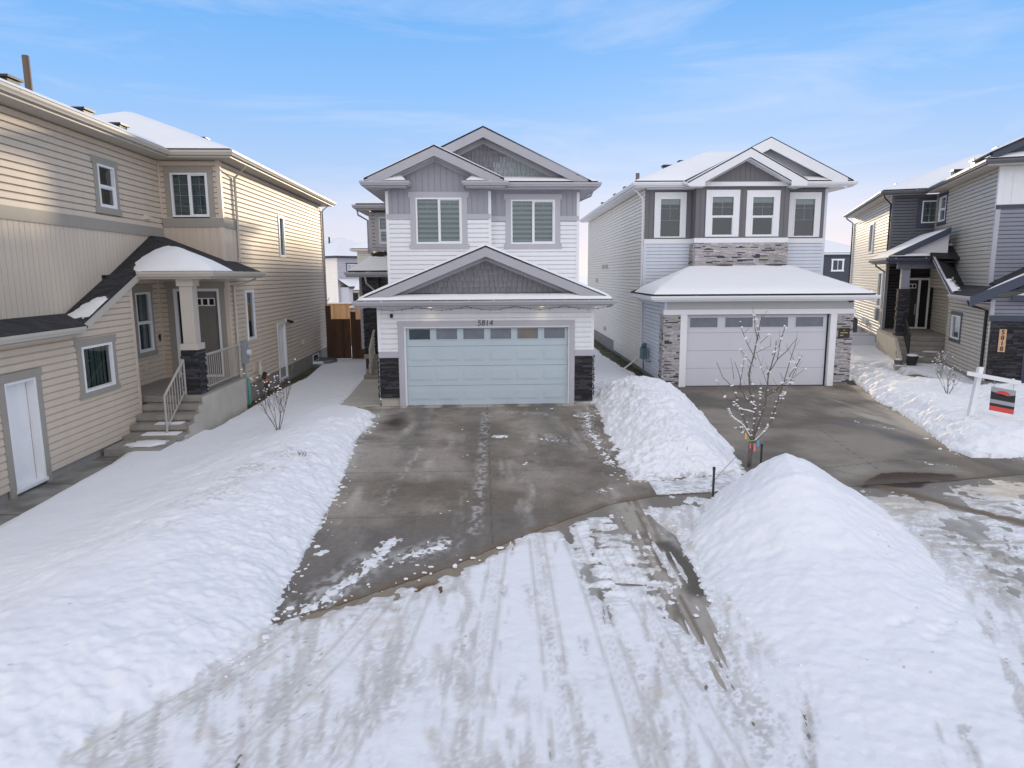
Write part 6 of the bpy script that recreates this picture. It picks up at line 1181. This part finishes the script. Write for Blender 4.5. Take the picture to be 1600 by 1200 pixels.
# ================================================================== fences behind
def fence_brown():
    H = Thing('fence', (-6, 33.2, 0), 2.9, 'dark brown stained board fence with gate beside the beige house', 'fence')
    y = 33.2; F = Face((-7.1, y), (-3.0, y)); g = MB(); u = .05
    rn = random.Random(3)
    while u < .98: w_ = .135; g.fbox(F, u, u + w_, .05, 1.95, 0, .02); u += .139
    for z in (.35, 1.6): g.fbox(F, .03, .98, z, z + .09, -.05, 0)
    go = H.part('gate', g, 'fence_d'); k = MB(); k.fbox(F, .9, .95, 1.0, 1.15, .02, .06); H.part('latch', k, 'black', go)
    g = MB(); u = 1.2
    while u < 4.0: g.fbox(F, u, u + .135, .0, 1.92 + 0 * u, 0, .02); u += .139
    H.part('board_panel', g, 'fence_d')
    for u, h in ((-.12, 2.55), (1.05, 2.25)):
        g = MB(); g.fbox(F, u, u + .22, -.1, h, -.12, .06); g.fbox(F, u - .02, u + .24, h, h + .03, -.14, .08); H.part('post', g, 'fence_d')
    g = MB(); g.blob(F.p(1.16, 2.31, -.03), .1, .1, .05, 2, 2); H.part('snow_cap', g, 'snow', smooth=True)
fence_brown()
def fence_light():
    H = Thing('fence', (-11, 47, 0), 0, 'new pale cedar board fence in the back yard, behind the brown gate', 'fence')
    F = Face((-16, 47), (2, 47)); g = MB(); u = 0
    while u < 18: g.fbox(F, u, u + .14, .0, 2.05, 0, .02); u += .145
    H.part('board_panel', g, 'fence_l'); g = MB(); g.fbox(F, 0, 18, 2.05, 2.12, -.06, .06); H.part('top_rail', g, 'fence_l'); g = MB(); g.fbox(F, 0, 18, 2.12, 2.17, -.05, .05); H.part('rail_snow', g, 'snow')
fence_light()
H = Thing('lean_to', (-8.6, 40, 0), 0, 'low sloping boards capped with snow behind the brown fence', 'lean-to')
m = MB(); m.slab([(-9.4, 40, 2.1), (-7.6, 40, 3.0), (-7.6, 42, 3.0), (-9.4, 42, 2.1)], .08); m.slab([(-9.35, 40.05, 2.0), (-9.25, 40.05, 2.05), (-9.25, 40.15, 2.05), (-9.35, 40.15, 2.0)], 2); m.slab([(-7.75, 40.05, 2.9), (-7.65, 40.05, 2.95), (-7.65, 40.15, 2.95), (-7.75, 40.15, 2.9)], 2.9); H.part('frame', m, 'fence_l')
m = MB()
for i in range(7): m.blob((-9.3 + i * .28, 40.2, 2.18 + i * .14), .2, .3, .08, i, 2)
H.part('snow_clump', m, 'snow', smooth=True)

# ================================================================== trees and shrubs
def limb(m, pts, r0, r1): m.tube(pts, r0, 6, r1)
def sapling():
    bx, by = 4.97, 13.85; H = Thing('sapling', (bx, by, 0), 0, 'young bare tree with snow on its forks and coloured ribbons round the trunk', 'tree', world=True)
    S = .01305 / 4.615; rn = random.Random(4); z0 = .55
    def P(px, py, d=0): return Vector(((px - 438) * S, d, (1085 - py) * S * 1.02 + .08))
    T = [([(432, 1110), (434, 1040), (440, 930)], .034, .030, 0), ([(440, 930), (460, 760), (455, 690), (420, 560), (410, 430), (445, 280), (460, 190), (485, 20)], .024, .004, .1), ([(450, 930), (490, 780), (520, 640), (530, 420), (560, 280), (560, 190)], .022, .004, -.15),
         ([(530, 440), (590, 330), (640, 260), (695, 170)], .010, .003, -.25), ([(560, 300), (600, 230), (625, 95)], .008, .003, -.1), ([(460, 930), (540, 860), (600, 770), (640, 650), (690, 530), (740, 370), (785, 210)], .017, .003, .35), ([(690, 530), (760, 460), (855, 325)], .008, .003, .5),
         ([(432, 900), (360, 800), (250, 720), (215, 660)], .014, .003, -.4), ([(440, 890), (400, 800), (370, 690), (320, 540), (260, 480), (215, 370)], .014, .003, .45), ([(460, 670), (380, 610), (330, 540), (300, 440), (255, 330)], .012, .003, -.3), ([(455, 715), (360, 690), (310, 640), (250, 620)], .011, .003, .2),
         ([(520, 600), (570, 560), (630, 450), (690, 300)], .010, .003, -.45), ([(640, 650), (740, 600)], .006, .003, .5), ([(445, 330), (400, 230), (350, 75)], .007, .003, .3), ([(700, 520), (780, 495)], .006, .003, .3), ([(465, 215), (525, 160)], .005, .003, .0), ([(455, 195), (420, 110), (400, 20)], .007, .003, -.1), ([(465, 180), (450, 60)], .006, .003, .2),
         ([(330, 540), (335, 430), (335, 320)], .006, .003, -.2), ([(430, 380), (380, 310), (355, 270)], .006, .003, .2), ([(415, 430), (360, 360)], .005, .002, -.2), ([(445, 280), (510, 225)], .005, .002, -.2), ([(290, 470), (290, 330)], .005, .002, .2), ([(520, 620), (470, 570), (440, 450)], .006, .002, .4), ([(600, 330), (620, 200), (660, 115)], .006, .002, .1),
         ([(590, 560), (650, 460), (700, 370)], .005, .002, -.6), ([(740, 370), (770, 360)], .004, .002, .3), ([(530, 500), (515, 300)], .005, .002, .5), ([(350, 790), (330, 830)], .006, .003, -.3), ([(330, 700), (270, 620), (240, 520)], .006, .002, .6), ([(480, 840), (520, 770), (560, 600), (585, 540)], .008, .003, .6), ([(420, 880), (340, 835)], .007, .003, .1)]
    m = MB(); s = MB()
    for pts, r0, r1, dep in T:
        n = len(pts); Q = []
        for i, p in enumerate(pts): f = i / (n - 1); Q.append(P(*p, dep * ss(np.array(f)).item() * 1.1 + rn.uniform(-.015, .015)))
        R_ = [Q[0]]
        for a, b in zip(Q[:-1], Q[1:]):
            k = max(1, int((b - a).length / .12))
            for j in range(1, k + 1): q = a.lerp(b, j / k); R_.append(q + Vector((rn.uniform(-1, 1), rn.uniform(-1, 1), rn.uniform(-1, 1))) * .006)
        m.tube([tuple(q + Vector((bx, by, 0))) for q in R_], r0 * 1.2, 6, r1 * 1.7)
        if r0 < .03:
            for q in R_[1:]:
                if rn.random() < (.85 if q.z < 1.55 else .38):
                    [s.blob((q.x + bx + rn.uniform(-.03, .03), q.y + by + rn.uniform(-.01, .01), q.z + .010 + r0 * .5 + rn.uniform(-.01, .015)), rn.uniform(.012, .038), rn.uniform(.012, .026), rn.uniform(.010, .022), rn.random()) for _ in range(rn.choice((1, 2, 3)))]
            for q in R_[2:]:
                if rn.random() < .42: d = Vector((rn.uniform(-.12, .12), rn.uniform(-.12, .12), rn.uniform(.08, .22))); m.tube([tuple(q + Vector((bx, by, 0))), tuple(q + d * .5 + Vector((bx, by, .01))), tuple(q + d + Vector((bx, by, .03)))], .0042, 4, .002)
        if r0 >= .011 and r0 < .03:
            for a, b in zip(R_[:-1], R_[1:]):
                if a.z < 1.3 and abs((b - a).z) < .8 * (b - a).length: [s.blob(tuple(a.lerp(b, t) + Vector((bx, by, r0 * .9))), .034, .018, .015, rn.random()) for t in (.1, .35, .6, .85)]
    H.part('trunk', m, 'bark', smooth=True); H.part('snow_clump', s, 'snow', smooth=True)
    c = (bx + .01, by, .56)
    g = MB(); g.tube([(c[0] - .05, by - .04, c[2]), (c[0] + .05, by - .04, c[2] + .01), (c[0] + .05, by + .05, c[2]), (c[0] - .05, by + .05, c[2]), (c[0] - .05, by - .04, c[2])], .012, 5); H.part('tie', g, 'lime')
    for dx, mm, w_, h0, h1 in ((.06, 'pink', .05, .34, .5), (.13, 'blue', .045, .44, .58), (-.13, 'yel', .04, .60, .74), (-.03, 'pink', .025, .40, .52)):
        g = MB(); g.hexa([(bx + dx - w_ / 2, by - .06, h0), (bx + dx + w_ / 2, by - .07, h0 + .02), (bx + dx + w_ / 2, by - .062, h0 + .02), (bx + dx - w_ / 2, by - .052, h0), (bx + dx - w_ * .3, by - .05, h1), (bx + dx + w_ * .4, by - .05, h1), (bx + dx + w_ * .4, by - .042, h1), (bx + dx - w_ * .3, by - .042, h1)]); H.part('ribbon', g, mm)
    g = MB(); g.tube([(bx - .02, by - .03, .5), (4.4, 13.2, .33), (3.9, 12.5, .22), (3.6, 11.95, .18)], .006, 4); r = g.build('guy_rope', 'teal'); tag(r, 'thin blue-green guy rope running from the ribboned tree to the stake', 'rope')
sapling()
def stake(x, y, h, label):
    z = Gz(np.array(x), np.array(y)).item(); m = MB(); m.tube([(x, y, z - .1), (x, y, z + h)], .022, 6); m.tube([(x, y, z + h - .06), (x, y, z + h)], .027, 6); o = m.build('stake', mat('stake_paint', (.03, .04, .03), .6), None, (x, y, z)); o.location = (x, y, z); tag(o, label, 'stake')
stake(3.62, 11.86, .56, 'dark green stake standing in the icy strip left of the big snow pile')
stake(5.22, 13.9, .5, 'short dark stake just right of the ribboned tree trunk')
def shrub(x, y, h, n, spread, seed, label, snowy=.5, group=None, name='shrub', rr=.009):
    z = gz1(x, y) - .02; H = Thing(name, (x, y, z), 0, label, 'shrub', group, world=True); rn = random.Random(seed); m = MB(); s = MB()
    def grow(p, d, l, r, dep):
        pts = [p]; q = p.copy()
        for i in range(4): q = q + d * l / 4 + Vector((rn.uniform(-1, 1), rn.uniform(-1, 1), 0)) * l * .025; d = (d + Vector((rn.uniform(-.16, .16), rn.uniform(-.16, .16), .13))).normalized(); pts.append(q.copy())
        m.tube([tuple((v.x + x, v.y + y, v.z + z)) for v in pts], r, 5, r * .45)
        for v in pts[2:]:
            if rn.random() < snowy * .33: s.blob((v.x + x, v.y + y, v.z + z + .012), rn.uniform(.012, .035), rn.uniform(.012, .025), rn.uniform(.01, .02), rn.random())
        if dep > 0:
            for k in range(rn.choice((2, 3, 4))):
                b = pts[rn.choice((2, 3))]; a = rn.uniform(0, 6.28); grow(b, (d + Vector((math.cos(a), math.sin(a), .3)) * .5).normalized(), l * rn.uniform(.5, .75), r * .55, dep - 1)
    for i in range(n):
        a = 6.28 * i / n + rn.uniform(-.3, .3); grow(Vector((math.cos(a) * .03, math.sin(a) * .03, 0)), Vector((math.cos(a) * spread, math.sin(a) * spread, 1)).normalized(), h * rn.uniform(.45, .7), rr, 2)
    H.part('stem', m, 'shr')
    if s.v: H.part('snow_clump', s, 'snow', smooth=True)
shrub(-5.72, 16.3, 1.75, 8, .42, 8, 'bare multi-stemmed shrub dusted with snow on the left lawn')
shrub(-4.25, 13.44, .16, 5, .9, 3, 'small dark dry weed poking out of the left snow bank', 0, rr=.007)
shrub(13.35, 20.6, 1.15, 6, .45, 12, 'bare shrub on the snow bank below the dark house window')
shrub(16.0, 25.3, .9, 5, .3, 14, 'thin snow-dotted shrub against the grey wall of the dark house', .9, rr=.006)
shrub(33.5, 66, 4.2, 6, .35, 15, 'bare reddish tree before the distant charcoal house', .6, name='shrub', rr=.04)
shrub(-20.5, 74, 2.6, 9, .5, 16, 'snowy bush before the distant house beyond the cedar fence', 1.4, rr=.03)

# ================================================================== things in the yard
H = Thing('yard_sign', (11.9, 17.2, gz1(11.9, 17.2) - .1), 0, 'white post sign with hanging red, black and grey board on the right snow bank', 'sign', world=True)
px, py = 11.85, 17.1; zb = gz1(px, py) - .15; m = MB(); e_ = .055
m.hexa([(px - .16 - e_, py - e_, zb), (px - .16 + e_, py - e_, zb), (px - .16 + e_, py + e_, zb), (px - .16 - e_, py + e_, zb), (px - e_, py - e_, 1.62), (px + e_, py - e_, 1.62), (px + e_, py + e_, 1.62), (px - e_, py + e_, 1.62)]); H.part('post', m, 'post_w')
F = Face((px - .33, py + .02), (px + .72, py - .42)); m = MB(); m.prism(F, [(0, 1.43), (F.len, 1.24), (F.len, 1.34), (0, 1.53)], .057, .12); H.part('arm', m, 'post_w')
_p = F.p; F.p = lambda u, z, o=0: _p(u, z - .16 * (u - .5) - .10, o)
sb = MB(); u0, u1 = .54, 1.06; sb.fbox(F, u0, u1, .68, 1.28, .08, .095); so_ = H.part('sign_board', sb, 'plasticg')
m = MB(); m.fbox(F, u0 + .0, u1, .68, .80, .095, .099); H.part('print_band', m, 'red', so_); m = MB(); m.fbox(F, u0 + .0, u1, .80, .87, .095, .099); m.fbox(F, u0, u1, .97, 1.09, .095, .099); m.prism(F, [(u0, 1.09), (u1, 1.09), (u1, 1.16), ((u0 + u1) / 2, 1.08), (u0, 1.16)], .095, .0985); H.part('print_band', m, 'black', so_)
m = MB(); m.prism(F, [((u0 + u1) / 2 + .15 * math.cos(t), 1.13 + .085 * math.sin(t)) for t in [math.pi * i / 10 * 1 for i in range(11)]], .095, .1); H.part('print_disc', m, 'red', so_)
m = MB(); [m.tube([F.p(u, 1.26, .088), F.p(u, 1.45, .088)], .006, 4) for u in (u0 + .06, u1 - .06)]; H.part('hook', m, 'metal', so_)
def on_D(x, y, z): r = R(-19.4); return (x * math.cos(r) - y * math.sin(r), x * math.sin(r) + y * math.cos(r), z)
H = Thing('planter', on_D(6.15, 31.2, .27), -19.4, 'round black planter heaped with snow on the bottom step of the dark house', 'planter', world=True); H.c = (0, 0, 0)
def lathe(m, prof, n=20, c=(0, 0, 0)):
    vs = [(c[0] + r * math.cos(2 * math.pi * k / n), c[1] + r * math.sin(2 * math.pi * k / n), c[2] + z) for r, z in prof for k in range(n)]
    m.add(vs, [(i * n + k, i * n + (k + 1) % n, (i + 1) * n + (k + 1) % n, (i + 1) * n + k) for i in range(len(prof) - 1) for k in range(n)])
LW = H.o.location; H.c = (-LW[0] * 0, 0, 0); m = MB(); lathe(m, [(.001, 0), (.17, 0), (.22, .36), (.25, .36), (.25, .40), (.21, .40), (.20, .34), (.001, .34)]); H.part('pot', m, 'black'); m = MB(); m.blob((0, 0, .40), .23, .23, .07, 1, 2); H.part('snow_cap', m, 'snow', smooth=True)
H = Thing('planter', on_D(5.7, 31.35, .27), -19.4, 'smaller grey pot with snow, left of the black planter', 'planter', world=True); H.c = (0, 0, 0); m = MB(); lathe(m, [(.001, 0), (.13, 0), (.16, .2), (.13, .2), (.12, .15), (.001, .15)]); H.part('pot', m, 'slate'); m = MB(); m.blob((0, 0, .2), .14, .14, .05, 1, 2); H.part('snow_cap', m, 'snow', smooth=True)
H = Thing('planter', on_D(7.75, 31.2, .27), -19.4, 'dried reddish plant in a low pot at the right end of the steps', 'planter', world=True); H.c = (0, 0, 0); m = MB(); lathe(m, [(.001, 0), (.12, 0), (.15, .18), (.12, .18), (.001, .16)]); H.part('pot', m, mat('clay', (.12, .07, .05), .8)); m = MB(); rn = random.Random(2)
for i in range(40): a = rn.uniform(0, 6.28); l = rn.uniform(.05, .2); m.tube([(0, 0, .16), (math.cos(a) * l, math.sin(a) * l, .16 + rn.uniform(.05, .22))], .008, 4)
H.part('foliage', m, mat('dry_leaf', (.22, .09, .06), .8)); m = MB(); m.blob((-.03, 0, .36), .10, .08, .05, 1, 1); H.part('snow_cap', m, 'snow', smooth=True)
# jug
p = on_D(8.0, 25.8, 0); H = Thing('jug', (p[0], p[1], gz1(p[0], p[1]) + .02), -19.4, 'white plastic jug with a yellow label by the dark garage front', 'jug', world=True); H.c = (0, 0, 0); m = MB(); lathe(m, [(.001, 0), (.12, 0), (.13, .02), (.13, .26), (.11, .32), (.045, .38), (.04, .43), (.001, .43)], 14); m.tube([(.1, 0, .3), (.16, 0, .28), (.16, 0, .18), (.125, 0, .15)], .015, 5); jo = H.part('bottle', m, 'vinyl', smooth=True); m = MB(); lathe(m, [(.1335, .05), (.1335, .22)], 14); H.part('label_band', m, 'yellow', jo)
# air conditioner and well box between the right houses
p = on_D(5.35, 44.2, 0); H = Thing('air_conditioner', (p[0], p[1], gz1(p[0], p[1])), -19.4, 'black outdoor air conditioner unit between the two right houses', 'air conditioner', world=True); H.c = (0, 0, 0)
m = MB(); m.box(-.38, .38, -.38, .38, .1, .95); H.part('case', m, 'black'); m = MB(); m.box(-.36, .36, -.41, -.38, .14, .9)
for i in range(12): m.box(-.37, .37, -.43, -.41, .16 + i * .06, .175 + i * .06)
H.part('louvre', m, 'slate'); m = MB(); lathe(m, [(.30, .95), (.33, .95), (.33, .98), (.30, .98), (.30, .95)], 20); H.part('fan_ring', m, 'slate')
p = on_D(5.15, 38.9, 0); H = Thing('window_well', (p[0], p[1], gz1(p[0], p[1]) + .0), -19.4, 'pale metal window well box in the snow beside the dark house porch', 'window well', world=True); H.c = (0, 0, 0); m = MB()
m.box(-.8, -.76, -.6, 1.2, -.1, .5); m.box(-.76, .7, -.6, -.56, -.1, .5); m.box(-.76, .7, 1.16, 1.2, -.1, .5); H.part('wall', m, 'bluegray'); m = MB(); m.sweep([(-.8, 1.2, .5), (-.8, -.6, .5), (.7, -.6, .5)], [(-.03, 0), (.03, 0), (.03, .025), (-.03, .025)]); H.part('rim', m, 'metal')
